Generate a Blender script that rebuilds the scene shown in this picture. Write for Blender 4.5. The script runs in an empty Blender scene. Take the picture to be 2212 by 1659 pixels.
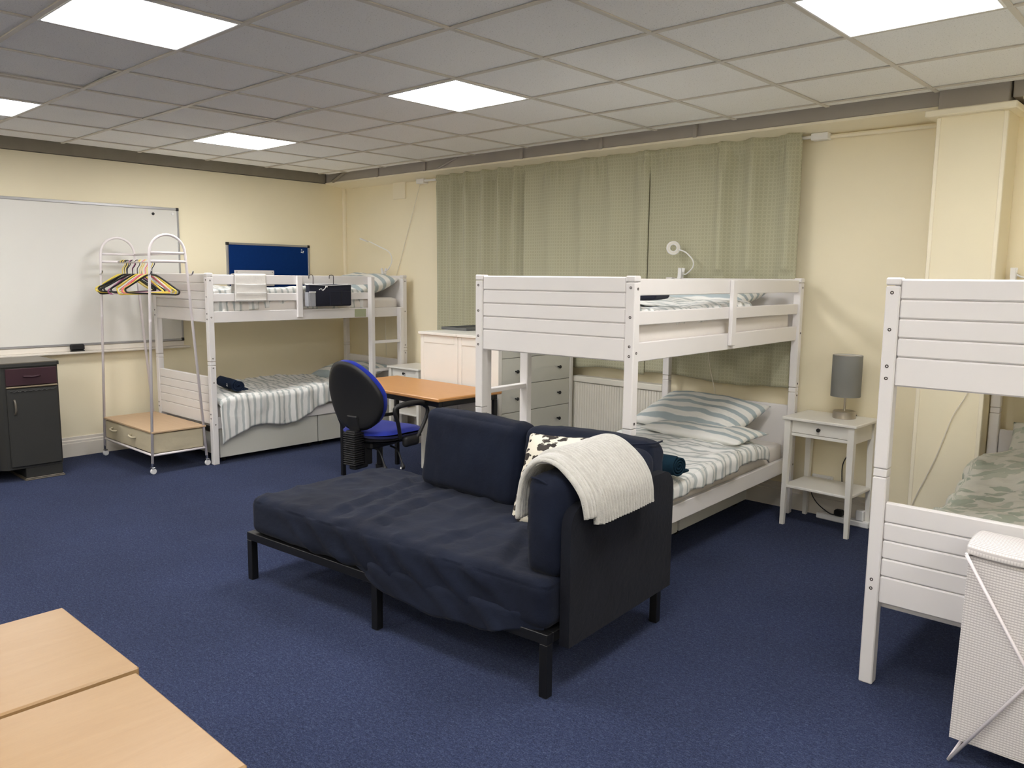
import bpy, bmesh, math, random
from mathutils import Vector, Matrix, noise

random.seed(7)
scene = bpy.context.scene
C = scene.collection
R = math.radians

# ------------------------------------------------------------------ camera
cam_d = bpy.data.cameras.new('camera')
cam = bpy.data.objects.new('camera', cam_d)
C.objects.link(cam)
_yaw, _pit, _rol = R(132.581473), -0.132247, 0.0099072
_f = Vector((math.cos(_pit) * math.cos(_yaw), math.cos(_pit) * math.sin(_yaw), math.sin(_pit)))
_r = _f.cross(Vector((0, 0, 1))).normalized()
_u = _r.cross(_f)
_r2 = _r * math.cos(_rol) + _u * math.sin(_rol)
_u2 = -_r * math.sin(_rol) + _u * math.cos(_rol)
cam.matrix_world = Matrix(((_r2.x, _u2.x, -_f.x, 6.7725), (_r2.y, _u2.y, -_f.y, -4.7917),
                           (_r2.z, _u2.z, -_f.z, 1.55), (0, 0, 0, 1)))
cam_d.sensor_fit = 'HORIZONTAL'
cam_d.sensor_width = 36.0
cam_d.lens = 1723.93 * 36.0 / 2212.0
cam_d.clip_start = 0.05
scene.camera = cam

# ------------------------------------------------------------------ world and exposure
w = bpy.data.worlds.new('world')
scene.world = w
w.use_nodes = True
w.node_tree.nodes['Background'].inputs[0].default_value = (0.02, 0.022, 0.026, 1)
w.node_tree.nodes['Background'].inputs[1].default_value = 1.0
vs = scene.view_settings
vs.view_transform = 'Standard'
vs.look = 'None'
vs.gamma = 1.0
vs.use_curve_mapping = False
vs.exposure = 0.0
scene.cycles.max_bounces = 16
scene.cycles.diffuse_bounces = 12
LIGHT = 25.0            # radiance of the ceiling panels
LIGHT_COL = (1.0, 0.978, 0.962, 1)


# ------------------------------------------------------------------ materials
def lin(c):
    out = []
    for k in c[:3]:
        k = k / 255.0
        out.append(k / 12.92 if k <= 0.04045 else ((k + 0.055) / 1.055) ** 2.4)
    return (out[0], out[1], out[2], 1.0)


MATS = {}


class NT:
    def __init__(self, name):
        m = bpy.data.materials.new(name)
        m.use_nodes = True
        self.m = m
        self.t = m.node_tree
        self.b = self.t.nodes['Principled BSDF']
        MATS[name] = m

    def n(self, typ, **kw):
        nd = self.t.nodes.new(typ)
        for k, v in kw.items():
            if isinstance(k, str) and hasattr(nd, k):
                setattr(nd, k, v)
        return nd

    def l(self, a, b):
        self.t.links.new(a, b)

    def co(self, kind='Object'):
        return self.n('ShaderNodeTexCoord').outputs[kind]

    def mp(self, src, scale=(1, 1, 1), rot=(0, 0, 0)):
        nd = self.n('ShaderNodeMapping')
        nd.inputs['Scale'].default_value = scale
        nd.inputs['Rotation'].default_value = rot
        self.l(src, nd.inputs['Vector'])
        return nd.outputs[0]

    def noise(self, src, scale, detail=2, rough=0.5, dist=0.0):
        nd = self.n('ShaderNodeTexNoise')
        nd.inputs['Scale'].default_value = scale
        nd.inputs['Detail'].default_value = detail
        nd.inputs['Roughness'].default_value = rough
        nd.inputs['Distortion'].default_value = dist
        self.l(src, nd.inputs['Vector'])
        return nd.outputs[0]

    def ramp(self, src, stops):
        nd = self.n('ShaderNodeValToRGB')
        el = nd.color_ramp.elements
        while len(el) < len(stops):
            el.new(0.5)
        for e, (p, c) in zip(el, stops):
            e.position = p
            e.color = c if len(c) == 4 else (*c, 1)
        self.l(src, nd.inputs[0])
        return nd.outputs[0]

    def math(self, op, a, b=None, c=None):
        nd = self.n('ShaderNodeMath', operation=op)
        for i, x in enumerate((a, b, c)):
            if x is None:
                continue
            if isinstance(x, (int, float)):
                nd.inputs[i].default_value = x
            else:
                self.l(x, nd.inputs[i])
        return nd.outputs[0]

    def vmath(self, op, a, b=None):
        nd = self.n('ShaderNodeVectorMath', operation=op)
        for i, x in enumerate((a, b)):
            if x is None:
                continue
            if isinstance(x, tuple):
                nd.inputs[i].default_value = x
            else:
                self.l(x, nd.inputs[i])
        return nd.outputs['Value'] if op in ('LENGTH', 'DOT_PRODUCT') else nd.outputs[0]

    def mix(self, fac, a, b):
        nd = self.n('ShaderNodeMix', data_type='RGBA')
        for s, x in ((nd.inputs[0], fac), (nd.inputs[6], a), (nd.inputs[7], b)):
            if isinstance(x, (int, float, tuple)):
                s.default_value = x
            else:
                self.l(x, s)
        return nd.outputs[2]

    def sep(self, src):
        nd = self.n('ShaderNodeSeparateXYZ')
        self.l(src, nd.inputs[0])
        return nd.outputs

    def bump(self, h, strength=0.3, dist=0.01):
        nd = self.n('ShaderNodeBump')
        nd.inputs['Strength'].default_value = strength
        nd.inputs['Distance'].default_value = dist
        self.l(h, nd.inputs['Height'])
        self.l(nd.outputs[0], self.b.inputs['Normal'])

    def set(self, col=None, rough=0.5, metal=0.0, spec=0.5, sheen=0.0):
        b = self.b
        if col is not None:
            if isinstance(col, tuple):
                b.inputs['Base Color'].default_value = col
            else:
                self.l(col, b.inputs['Base Color'])
        b.inputs['Roughness'].default_value = rough
        b.inputs['Metallic'].default_value = metal
        b.inputs['Specular IOR Level'].default_value = spec
        if sheen:
            b.inputs['Sheen Weight'].default_value = sheen
        return self


def simple(name, rgb, rough=0.5, metal=0.0, spec=0.5, var=0.06, nscale=6.0, bs=0.0, bscale=60.0, bd=0.004, sheen=0.0):
    t = NT(name)
    c = lin(rgb)
    co = t.co()
    nz = t.noise(co, nscale, 3)
    col = t.mix(nz, tuple(x * (1 - var) for x in c[:3]) + (1,), tuple(min(1, x * (1 + var)) for x in c[:3]) + (1,))
    t.set(col, rough, metal, spec, sheen)
    if bs:
        t.bump(t.noise(co, bscale, 3), bs, bd)
    return t.m


simple('white_paint', (227, 224, 223), 0.38, var=0.02, spec=0.45)
simple('white_lacquer', (230, 228, 222), 0.33, var=0.02)
simple('grey_white_front', (208, 208, 200), 0.4, var=0.02)
simple('wall_cream', (238, 229, 202), 0.75, var=0.035, nscale=2.5, bs=0.12, bscale=180, bd=0.002, spec=0.25)
simple('trim_cream', (240, 232, 209), 0.5, var=0.02)
simple('baseboard_white', (222, 216, 206), 0.45, var=0.03)
simple('beam_grey', (150, 143, 130), 0.7, var=0.15, nscale=9)
simple('beam_light', (178, 172, 165), 0.6, var=0.08, nscale=5)
simple('soffit', (70, 68, 64), 0.9, var=0.1)
simple('grid_metal', (206, 201, 192), 0.45, var=0.03)
simple('black_metal', (14, 14, 15), 0.42, var=0.1)
simple('black_plastic', (24, 24, 26), 0.55, var=0.1, bs=0.08, bscale=300, bd=0.001)
simple('dark_bolt', (44, 34, 30), 0.45, metal=0.2, var=0.1)
simple('chrome', (205, 205, 205), 0.22, metal=1.0, var=0.02)
simple('steel', (190, 183, 172), 0.32, metal=1.0, var=0.03)
simple('aluminium', (178, 178, 180), 0.4, metal=0.8, var=0.03)
simple('white_plastic', (232, 232, 232), 0.35, var=0.02)
simple('white_tube', (226, 220, 222), 0.35, var=0.02)
simple('lamp_grey', (128, 128, 124), 0.85, var=0.03, bs=0.2, bscale=500, bd=0.0008)
simple('lamp_inner', (225, 222, 215), 0.8, var=0.02)
simple('sheet_white', (226, 221, 216), 0.85, var=0.03, bs=0.35, bscale=16, bd=0.006, spec=0.2)
simple('whiteboard', (222, 221, 216), 0.22, var=0.03, nscale=1.5)
simple('felt_blue', (12, 46, 104), 0.95, var=0.12, nscale=40, bs=0.2, bscale=300, bd=0.001, spec=0.1)
simple('seat_blue', (22, 40, 140), 0.85, var=0.12, nscale=20, bs=0.15, bscale=400, bd=0.001, spec=0.2, sheen=0.2)
simple('canvas', (196, 186, 160), 0.9, var=0.07, nscale=8, bs=0.5, bscale=14, bd=0.008, spec=0.1)
simple('charcoal', (42, 42, 40), 0.6, var=0.18, nscale=4, bs=0.1, bscale=30, bd=0.002)
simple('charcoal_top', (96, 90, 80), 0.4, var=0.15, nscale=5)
simple('maroon', (52, 24, 34), 0.45, var=0.12)
simple('gold_edge', (140, 126, 104), 0.45, metal=0.4, var=0.08)
simple('navy_towel', (30, 40, 58), 0.95, var=0.15, nscale=60, bs=0.5, bscale=220, bd=0.003, spec=0.1)
simple('teal_blanket', (22, 44, 58), 0.95, var=0.15, nscale=60, bs=0.4, bscale=200, bd=0.003, spec=0.1)
simple('navy_bag', (20, 24, 42), 0.8, var=0.15, nscale=15, bs=0.25, bscale=30, bd=0.004)
simple('grey_mesh', (150, 152, 158), 0.85, var=0.08, nscale=80)
simple('pouch_white', (222, 219, 214), 0.6, var=0.04, bs=0.5, bscale=18, bd=0.008)
simple('tag_green', (170, 176, 146), 0.9, var=0.08, bs=0.4, bscale=25, bd=0.004)
simple('hanger_black', (16, 16, 17), 0.45)
simple('hanger_yellow', (238, 214, 92), 0.45)
simple('hanger_pink', (232, 116, 134), 0.45)
simple('hanger_mauve', (170, 92, 140), 0.45)
simple('hanger_white', (228, 224, 216), 0.45)
simple('dark_rubber', (20, 20, 20), 0.7)
simple('grey_tray', (96, 98, 98), 0.5)
simple('radiator_white', (228, 225, 214), 0.4, var=0.02)
simple('cord_white', (222, 216, 200), 0.6)


def m_carpet():
    t = NT('carpet_blue')
    co = t.co()
    fine = t.noise(co, 210, 2, 0.6)
    mid = t.noise(t.mp(co, (1, 1.6, 1)), 70, 3, 0.75, 0.8)
    big = t.noise(co, 1.3, 3)
    a = t.ramp(fine, [(0.25, lin((20, 27, 52))), (0.52, lin((44, 54, 86))), (0.80, lin((108, 118, 148)))])
    b = t.ramp(mid, [(0.30, lin((22, 29, 54))), (0.52, lin((45, 55, 86))), (0.72, lin((88, 98, 128)))])
    c = t.mix(0.55, a, b)
    wear = t.ramp(big, [(0.35, (0.86, 0.86, 0.86)), (0.7, (1.08, 1.08, 1.08))])
    mm = t.n('ShaderNodeMix', data_type='RGBA', blend_type='MULTIPLY')
    mm.inputs[0].default_value = 1.0
    t.l(c, mm.inputs[6])
    t.l(wear, mm.inputs[7])
    t.set(mm.outputs[2], 0.98, spec=0.06, sheen=0.05)
    t.bump(t.math('ADD', fine, mid), 0.9, 0.006)


m_carpet()


def m_tile():
    t = NT('ceiling_tile_mineral')
    co = t.co()
    sp = t.noise(co, 150, 3, 0.65)
    big = t.noise(co, 3, 2)
    spots = t.ramp(sp, [(0.30, lin((158, 157, 154))), (0.40, lin((240, 240, 239)))])
    c = t.mix(t.math('MULTIPLY', big, 0.25), spots, lin((232, 231, 228)))
    t.set(c, 0.95, spec=0.1)
    t.bump(sp, 0.35, 0.003)


m_tile()


def m_light():
    t = NT('light_diffuser')
    t.b.inputs['Base Color'].default_value = (0.9, 0.9, 0.9, 1)
    t.b.inputs['Emission Color'].default_value = LIGHT_COL
    t.b.inputs['Emission Strength'].default_value = LIGHT


m_light()


def m_led():
    t = NT('led_blue')
    t.b.inputs['Base Color'].default_value = (0.05, 0.05, 0.5, 1)
    t.b.inputs['Emission Color'].default_value = (0.12, 0.1, 1, 1)
    t.b.inputs['Emission Strength'].default_value = 4.0


m_led()


def m_stripe(name, pitch, duty, colour, base=(230, 230, 226), wob=0.012):
    t = NT(name)
    uv = t.co('UV')
    nz = t.noise(uv, 5.0, 2)
    y = t.sep(uv)[1]
    y = t.math('ADD', y, t.math('MULTIPLY', t.math('SUBTRACT', nz, 0.5), wob * 4))
    fr = t.math('FRACT', t.math('DIVIDE', y, pitch))
    d = t.math('ABSOLUTE', t.math('SUBTRACT', fr, 0.5))
    e = duty * 0.5
    fac = t.ramp(d, [(max(0, e - 0.035), (1, 1, 1)), (e + 0.035, (0, 0, 0))])
    # fainter every second stripe
    hue = t.noise(uv, 2.0, 1)
    col = t.mix(hue, lin(colour), lin(tuple(min(255, k + 14) for k in colour)))
    c = t.mix(fac, lin(base), col)
    t.set(c, 0.85, spec=0.2)
    wr = t.noise(uv, 14, 3, 0.55, 0.8)
    t.bump(wr, 0.45, 0.012)


m_stripe('duvet_stripe', 0.058, 0.34, (172, 178, 177), base=(228, 228, 225))
m_stripe('pillow_stripe', 0.095, 0.45, (162, 175, 180), wob=0.016)
m_stripe('duvet_stripe_wide', 0.085, 0.42, (165, 177, 181))


def m_leaf(name, base, leafs, scale, rotz=0.6):
    t = NT(name)
    uv = t.co('UV')
    mp = t.mp(uv, (scale, scale * 2.1, 1), (0, 0, rotz))
    dn = t.n('ShaderNodeVectorMath', operation='ADD')
    nz = t.n('ShaderNodeTexNoise')
    nz.inputs['Scale'].default_value = 1.4
    t.l(mp, nz.inputs['Vector'])
    t.l(mp, dn.inputs[0])
    sc = t.vmath('SCALE', nz.outputs['Color'])
    sc.node.inputs[3].default_value = 0.9
    t.l(sc, dn.inputs[1])
    vo = t.n('ShaderNodeTexVoronoi')
    vo.inputs['Scale'].default_value = 1.0
    t.l(dn.outputs[0], vo.inputs['Vector'])
    mask = t.ramp(vo.outputs['Distance'], [(0.50, (1, 1, 1)), (0.54, (0, 0, 0))])
    pick = t.sep(vo.outputs['Color'])[0]
    on = t.math('GREATER_THAN', pick, 0.12)
    col = t.mix(t.sep(vo.outputs['Color'])[1], lin(leafs[0]), lin(leafs[1]))
    c = t.mix(t.math('MULTIPLY', mask, on), lin(base), col)
    t.set(c, 0.85, spec=0.2)
    t.bump(t.noise(uv, 12, 3, 0.55, 0.8), 0.4, 0.012)


m_leaf('duvet_leaf', (206, 204, 192), ((160, 168, 153), (184, 187, 172)), 10.0)
m_leaf('cushion_leaf', (226, 220, 204), ((52, 48, 46), (70, 64, 60)), 15.0, 0.9)


def m_curtain():
    t = NT('curtain_sage')
    uv = t.co('UV')
    s = 1 / 0.052

    def rings(off):
        p = t.vmath('ADD', t.vmath('MULTIPLY', uv, (s, s, 0)), off)
        fr = t.vmath('SUBTRACT', t.vmath('FRACTION', p), (0.5, 0.5, 0))
        ln = t.vmath('LENGTH', fr)
        d = t.math('ABSOLUTE', t.math('SUBTRACT', ln, 0.27))
        return t.ramp(d, [(0.03, (1, 1, 1)), (0.11, (0, 0, 0))])
    r = t.math('MAXIMUM', rings((0, 0, 0)), rings((0.5, 0.5, 0)))
    weave = t.noise(uv, 160, 2)
    base = t.mix(weave, lin((162, 160, 136)), lin((177, 175, 151)))
    c = t.mix(t.math('MULTIPLY', r, 0.30), base, lin((206, 206, 178)))
    t.set(c, 0.8, spec=0.25, sheen=0.1)
    t.bump(r, 0.25, 0.002)


m_curtain()


def m_wood(name, a, b, scale=(1.2, 14, 14), rough=0.38):
    t = NT(name)
    co = t.co()
    mp = t.mp(co, scale)
    g = t.noise(mp, 2.4, 4, 0.6, 0.6)
    f = t.noise(t.mp(co, (scale[0] * 3, scale[1] * 6, scale[2] * 6)), 6, 2)
    c = t.mix(g, lin(a), lin(b))
    c2 = t.mix(t.math('MULTIPLY', f, 0.22), c, lin(tuple(k * 0.8 for k in a)))
    t.set(c2, rough)
    t.bump(f, 0.05, 0.001)


m_wood('wood_beech', (152, 118, 76), (168, 137, 97), (14, 1.2, 14))
m_wood('wood_desk', (190, 134, 78), (206, 152, 94), (1.2, 14, 14))
m_wood('wood_shelf', (188, 158, 124), (206, 178, 144), (1.2, 16, 14), 0.5)


def m_navy(name, a, b, sheen=0.04):
    t = NT(name)
    co = t.co()
    big = t.noise(co, 5, 4, 0.6)
    we = t.noise(co, 420, 1)
    c = t.mix(t.ramp(big, [(0.35, (0, 0, 0)), (0.7, (1, 1, 1))]), lin(a), lin(b))
    t.set(c, 0.88, spec=0.2, sheen=sheen)
    t.bump(t.math('ADD', we, t.math('MULTIPLY', t.noise(co, 22, 3, 0.5, 1.2), 3.0)), 0.22, 0.004)


m_navy('navy_canvas', (14, 20, 36), (23, 30, 48))
m_navy('navy_dark', (13, 15, 24), (19, 22, 32))


def m_rib():
    t = NT('fleece_ribbed')
    uv = t.co('UV')
    co = t.co()
    nz = t.noise(co, 40, 3)
    c = t.mix(nz, lin((176, 174, 168)), lin((204, 202, 195)))
    t.set(c, 0.97, spec=0.1, sheen=0.5)
    t.bump(t.noise(co, 130, 3, 0.7), 0.7, 0.006)


m_rib()


def m_hamper():
    t = NT('hamper_mesh')
    uv = t.co('UV')
    s = t.sep(uv)

    def lines(c, pitch, e):
        fr = t.math('FRACT', t.math('DIVIDE', c, pitch))
        d = t.math('ABSOLUTE', t.math('SUBTRACT', fr, 0.5))
        return t.ramp(d, [(e, (1, 1, 1)), (e + 0.1, (0, 0, 0))])
    h = lines(s[1], 0.0085, 0.16)
    v = t.math('MULTIPLY', lines(s[0], 0.0085, 0.1), 0.35)
    c = t.mix(t.math('MAXIMUM', t.math('MULTIPLY', h, 0.65), v), lin((224, 220, 218)), lin((158, 152, 152)))
    t.set(c, 0.7, spec=0.2)
    t.bump(t.noise(uv, 9, 3), 0.3, 0.01)


m_hamper()


# ------------------------------------------------------------------ mesh helpers
class MB:
    def __init__(self):
        self.v = []
        self.f = []
        self.uv = {}
        self.weld = False

    def add(self, vs, fs, uvs=None):
        o = len(self.v)
        self.v += [tuple(p) for p in vs]
        self.f += [tuple(i + o for i in f) for f in fs]
        if uvs:
            for i, q in enumerate(uvs):
                self.uv[o + i] = q
        return o

    def box(self, x0, x1, y0, y1, z0, z1, b=0.003):
        b = min(b, abs(x1 - x0) * .45, abs(y1 - y0) * .45, abs(z1 - z0) * .45)
        X, Y, Z = (x0, x1), (y0, y1), (z0, z1)
        if b <= 0:
            vs = [(X[i], Y[j], Z[k]) for i in (0, 1) for j in (0, 1) for k in (0, 1)]
            fs = [(0, 1, 3, 2), (4, 6, 7, 5), (0, 4, 5, 1), (2, 3, 7, 6), (0, 2, 6, 4), (1, 5, 7, 3)]
            self.add(vs, fs)
            return self
        vs = []
        for i in (0, 1):
            for j in (0, 1):
                for k in (0, 1):
                    sx, sy, sz = (1 - 2 * i) * b, (1 - 2 * j) * b, (1 - 2 * k) * b
                    vs += [(X[i], Y[j] + sy, Z[k] + sz), (X[i] + sx, Y[j], Z[k] + sz), (X[i] + sx, Y[j] + sy, Z[k])]
        I = lambda i, j, k, a: ((i * 2 + j) * 2 + k) * 3 + a
        fs = []
        for i in (0, 1):
            fs.append((I(i, 0, 0, 0), I(i, 1, 0, 0), I(i, 1, 1, 0), I(i, 0, 1, 0)))
            fs.append((I(0, i, 0, 1), I(1, i, 0, 1), I(1, i, 1, 1), I(0, i, 1, 1)))
            fs.append((I(0, 0, i, 2), I(1, 0, i, 2), I(1, 1, i, 2), I(0, 1, i, 2)))
        for a in (0, 1):
            for c in (0, 1):
                fs.append((I(a, c, 0, 0), I(a, c, 1, 0), I(a, c, 1, 1), I(a, c, 0, 1)))
                fs.append((I(a, 0, c, 0), I(a, 1, c, 0), I(a, 1, c, 2), I(a, 0, c, 2)))
                fs.append((I(0, a, c, 1), I(1, a, c, 1), I(1, a, c, 2), I(0, a, c, 2)))
        for i in (0, 1):
            for j in (0, 1):
                for k in (0, 1):
                    fs.append((I(i, j, k, 0), I(i, j, k, 1), I(i, j, k, 2)))
        self.add(vs, fs)
        return self

    def tube(self, pts, r, n=8, closed=False):
        pts = [Vector(p) for p in pts]
        m = len(pts)
        rr = r if isinstance(r, (list, tuple)) else [r] * m
        rings = []
        up = None
        for i, p in enumerate(pts):
            a = pts[(i - 1) % m] if (i > 0 or closed) else p
            b = pts[(i + 1) % m] if (i < m - 1 or closed) else p
            t = (b - a)
            t = t.normalized() if t.length > 1e-9 else Vector((0, 0, 1))
            if up is None:
                up = Vector((0, 0, 1)) if abs(t.z) < 0.9 else Vector((1, 0, 0))
            s = t.cross(up)
            if s.length < 1e-6:
                s = t.cross(Vector((0, 1, 0)))
            s.normalize()
            up = s.cross(t).normalized()
            rings.append([p + (s * math.cos(2 * math.pi * k / n) + up * math.sin(2 * math.pi * k / n)) * rr[i] for k in range(n)])
        vs = [q for g in rings for q in g]
        fs = []
        for i in range(m if closed else m - 1):
            j = (i + 1) % m
            for k in range(n):
                fs.append((i * n + k, i * n + (k + 1) % n, j * n + (k + 1) % n, j * n + k))
        if not closed:
            fs.append(tuple(range(n - 1, -1, -1)))
            fs.append(tuple((m - 1) * n + k for k in range(n)))
        self.add(vs, fs)
        return self

    def lathe(self, prof, c=(0, 0, 0), n=24, axis='z'):
        vs = []
        for (r, z) in prof:
            for k in range(n):
                a = 2 * math.pi * k / n
                p = (r * math.cos(a), r * math.sin(a), z)
                if axis == 'y':
                    p = (p[0], p[2], p[1])
                elif axis == 'x':
                    p = (p[2], p[0], p[1])
                vs.append((p[0] + c[0], p[1] + c[1], p[2] + c[2]))
        fs = []
        for i in range(len(prof) - 1):
            for k in range(n):
                fs.append((i * n + k, i * n + (k + 1) % n, (i + 1) * n + (k + 1) % n, (i + 1) * n + k))
        ring = prof[0] == prof[-1]
        if prof[0][0] > 1e-6 and not ring:
            fs.append(tuple(range(n - 1, -1, -1)))
        if prof[-1][0] > 1e-6 and not ring:
            fs.append(tuple((len(prof) - 1) * n + k for k in range(n)))
        self.add(vs, fs)
        self.weld = True
        return self

    def grid(self, fn, nu, nv, closed_u=False):
        vs, us, fs = [], [], []
        for j in range(nv + 1):
            for i in range(nu + 1):
                p, q = fn(i / nu, j / nv)
                vs.append(p)
                us.append(q)
        W = nu + 1
        for j in range(nv):
            for i in range(nu):
                fs.append((j * W + i, j * W + i + 1, (j + 1) * W + i + 1, (j + 1) * W + i))
        self.add(vs, fs, us)
        if closed_u:
            self.weld = True
        return self

    def prism(self, poly, a0, a1, axis='x'):
        def P(u, v, a):
            return {'x': (a, u, v), 'y': (u, a, v), 'z': (u, v, a)}[axis]
        n = len(poly)
        vs = [P(u, v, a0) for u, v in poly] + [P(u, v, a1) for u, v in poly]
        fs = [tuple(range(n)), tuple(range(2 * n - 1, n - 1, -1))]
        for k in range(n):
            fs.append((k, (k + 1) % n, n + (k + 1) % n, n + k))
        self.add(vs, fs)
        return self

    def xf(self, M, start=0):
        for i in range(start, len(self.v)):
            self.v[i] = tuple(M @ Vector(self.v[i]))
        return self


def softbox(sx, sy, sz, r=0.04, bulge=(0, 0, 0), wr=None, n=14):
    """rounded upholstery block centred at the origin; wr(p, nrm) gives a displacement along the normal"""
    b = MB()
    hx, hy, hz = sx / 2, sy / 2, sz / 2
    inner = (hx - r, hy - r, hz - r)
    for ax in range(3):
        for s in (-1, 1):
            u, v = [(1, 2), (0, 2), (0, 1)][ax]
            H = (hx, hy, hz)
            nu = max(4, int(n * min(3.0, H[u] / max(H) * 1.0 + 0.35)))
            nv = max(4, int(n * min(3.0, H[v] / max(H) * 1.0 + 0.35)))

            def fn(a, c):
                # cosine spacing packs rows near the edges
                aa = -math.cos(a * math.pi) * 0.5 + (2 * a - 1) * 0.5
                cc = -math.cos(c * math.pi) * 0.5 + (2 * c - 1) * 0.5
                p = [0, 0, 0]
                p[ax] = s * H[ax]
                p[u] = aa * H[u]
                p[v] = cc * H[v]
                q = [max(-inner[k], min(inner[k], p[k])) for k in range(3)]
                d = Vector([p[k] - q[k] for k in range(3)])
                nrm = d.normalized() if d.length > 1e-9 else Vector([1 if k == ax else 0 for k in range(3)]) * s
                pos = Vector(q) + nrm * r
                pos[ax] += s * bulge[ax] * (1 - aa * aa) * (1 - cc * cc)
                if wr:
                    pos += nrm * wr(pos, nrm)
                return tuple(pos), (pos.x + 10, pos.y + (pos.z if ax != 2 else 0) * 1.0 + 10)
            b.grid(fn, nu, nv)
    b.weld = True
    return b


def fbm(x, y, z=0.0, o=3):
    s, a, t = 0.0, 1.0, 0.0
    for k in range(o):
        s += a * noise.noise(Vector((x * 2 ** k, y * 2 ** k, z * 2 ** k + 3.7 * k)))
        t += a
        a *= 0.5
    return s / t


def ridge(x, y, z=0.0):
    return 1 - min(1.0, abs(noise.noise(Vector((x, y, z)))) * 2.4)


def pillow_mb(w, d, h, seed=0, n=26, amp=0.012):
    b = MB()
    for s in (1, -1):
        def fn(u, v):
            x, y = 2 * u - 1, 2 * v - 1
            x = math.copysign(1 - (1 - abs(x)) ** 1.25, x)
            y = math.copysign(1 - (1 - abs(y)) ** 1.25, y)
            e = max(0.0, (1 - abs(x) ** 3.2) * (1 - abs(y) ** 3.2)) ** 0.55
            px = x * w / 2 * (1 - 0.07 * (1 - x * x) * 0 - 0.06 * (1 - y * y) * 0 + 0.05 * (x * x * y * y))
            py = y * d / 2 * (1 + 0.05 * (x * x * y * y))
            z = s * h / 2 * e
            z += amp * e * fbm(x * 2.2 + seed, y * 2.2, s * 2.0) * 1.6
            ee = (1 - e) * 0.5
            z += ee * 0.02 * noise.noise(Vector((x * 5 + seed, y * 5, 1)))
            return (px, py, z), (px + 5, py + 5)
        b.grid(fn, n, n)
    b.weld = True
    return b


def shade(me, ang):
    me.shade_smooth()
    if ang is not None:
        me.set_sharp_from_angle(angle=R(ang))


def mesh(name, b, mat, ang=32):
    me = bpy.data.meshes.new(name)
    me.from_pydata(b.v, [], b.f)
    if b.uv:
        ul = me.uv_layers.new(name='UVMap')
        idx = [0] * len(me.loops)
        me.loops.foreach_get('vertex_index', idx)
        flat = []
        for i in idx:
            q = b.uv.get(i, (0, 0))
            flat += [q[0], q[1]]
        ul.data.foreach_set('uv', flat)
    bm = bmesh.new()
    bm.from_mesh(me)
    if b.weld:
        bmesh.ops.remove_doubles(bm, verts=bm.verts, dist=1e-5)
    bmesh.ops.recalc_face_normals(bm, faces=bm.faces)
    bm.to_mesh(me)
    bm.free()
    me.materials.append(MATS[mat])
    shade(me, ang)
    return me


def obj(name, b, mat, parent=None, loc=(0, 0, 0), rot=(0, 0, 0), ang=32, label=None):
    me = b if isinstance(b, bpy.types.Mesh) else mesh(name, b, mat, ang)
    o = bpy.data.objects.new(name, me)
    C.objects.link(o)
    o.location = loc
    o.rotation_euler = rot
    if parent:
        o.parent = parent
    if label:
        o['label'] = label
    return o


def tag(o, label, cat, group=None, kind=None):
    if label:
        o['label'] = label
    if cat:
        o['category'] = cat
    if group:
        o['group'] = group
    if kind:
        o['kind'] = kind
    return o


def thing(name, label, cat, loc=(0, 0, 0), rz=0.0, group=None, rot=None):
    o = bpy.data.objects.new(name, None)
    C.objects.link(o)
    o.empty_display_size = 0.1
    o.location = loc
    o.rotation_euler = rot if rot else (0, 0, rz)
    return tag(o, label, cat, group)


def struct(name, b, mat, parent=None, label=None, ang=32, loc=(0, 0, 0)):
    o = obj(name, b, mat, parent, loc=loc, ang=ang)
    if not parent:
        o['kind'] = 'structure'
        if label:
            o['label'] = label
    return o


def copy_tree(o, parent=None):
    c = o.copy()
    C.objects.link(c)
    c.parent = parent
    for ch in list(o.children):
        copy_tree(ch, c)
    return c


def arc(c, r, a0, a1, n, plane='yz', fixed=0.0):
    out = []
    for k in range(n + 1):
        a = R(a0 + (a1 - a0) * k / n)
        u, v = c[0] + r * math.cos(a), c[1] + r * math.sin(a)
        out.append({'yz': (fixed, u, v), 'xz': (u, fixed, v), 'xy': (u, v, fixed)}[plane])
    return out


def smooth_path(pts, n=6):
    """Catmull-Rom through the points"""
    P = [Vector(p) for p in pts]
    out = []
    for i in range(len(P) - 1):
        a = P[i - 1] if i else P[i] * 2 - P[i + 1]
        b, c = P[i], P[i + 1]
        d = P[i + 2] if i + 2 < len(P) else P[i + 1] * 2 - P[i]
        for k in range(n):
            t = k / n
            out.append(0.5 * ((2 * b) + (c - a) * t + (2 * a - 5 * b + 4 * c - d) * t * t + (3 * b - a - 3 * c + d) * t ** 3))
    out.append(P[-1])
    return out


# ------------------------------------------------------------------ room shell
XW, YW = -0.515, 0.44          # inner faces of the whiteboard wall and of the curtain wall
XE, YE = 9.0, -7.8
ZC = 2.58
struct('floor', MB().box(XW - .2, XE + .2, YE - .2, YW + .2, -0.1, 0.0, 0), 'carpet_blue', label='blue cut pile carpet over the whole floor')
struct('wall_left', MB().box(XW - .2, XW, YE, YW, 0, 2.51, 0), 'wall_cream', label='cream painted wall carrying the whiteboard')
struct('wall_back', MB().box(XW - .2, XE, YW, YW + .2, 0, 2.53, 0), 'wall_cream', label='cream painted wall behind the green curtains')
struct('wall_right', MB().box(XE, XE + .2, YE, YW, 0, 2.85, 0), 'wall_cream')
struct('wall_front', MB().box(XW - .2, XE + .2, YE - .2, YE, 0, 2.85, 0), 'wall_cream')
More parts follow.
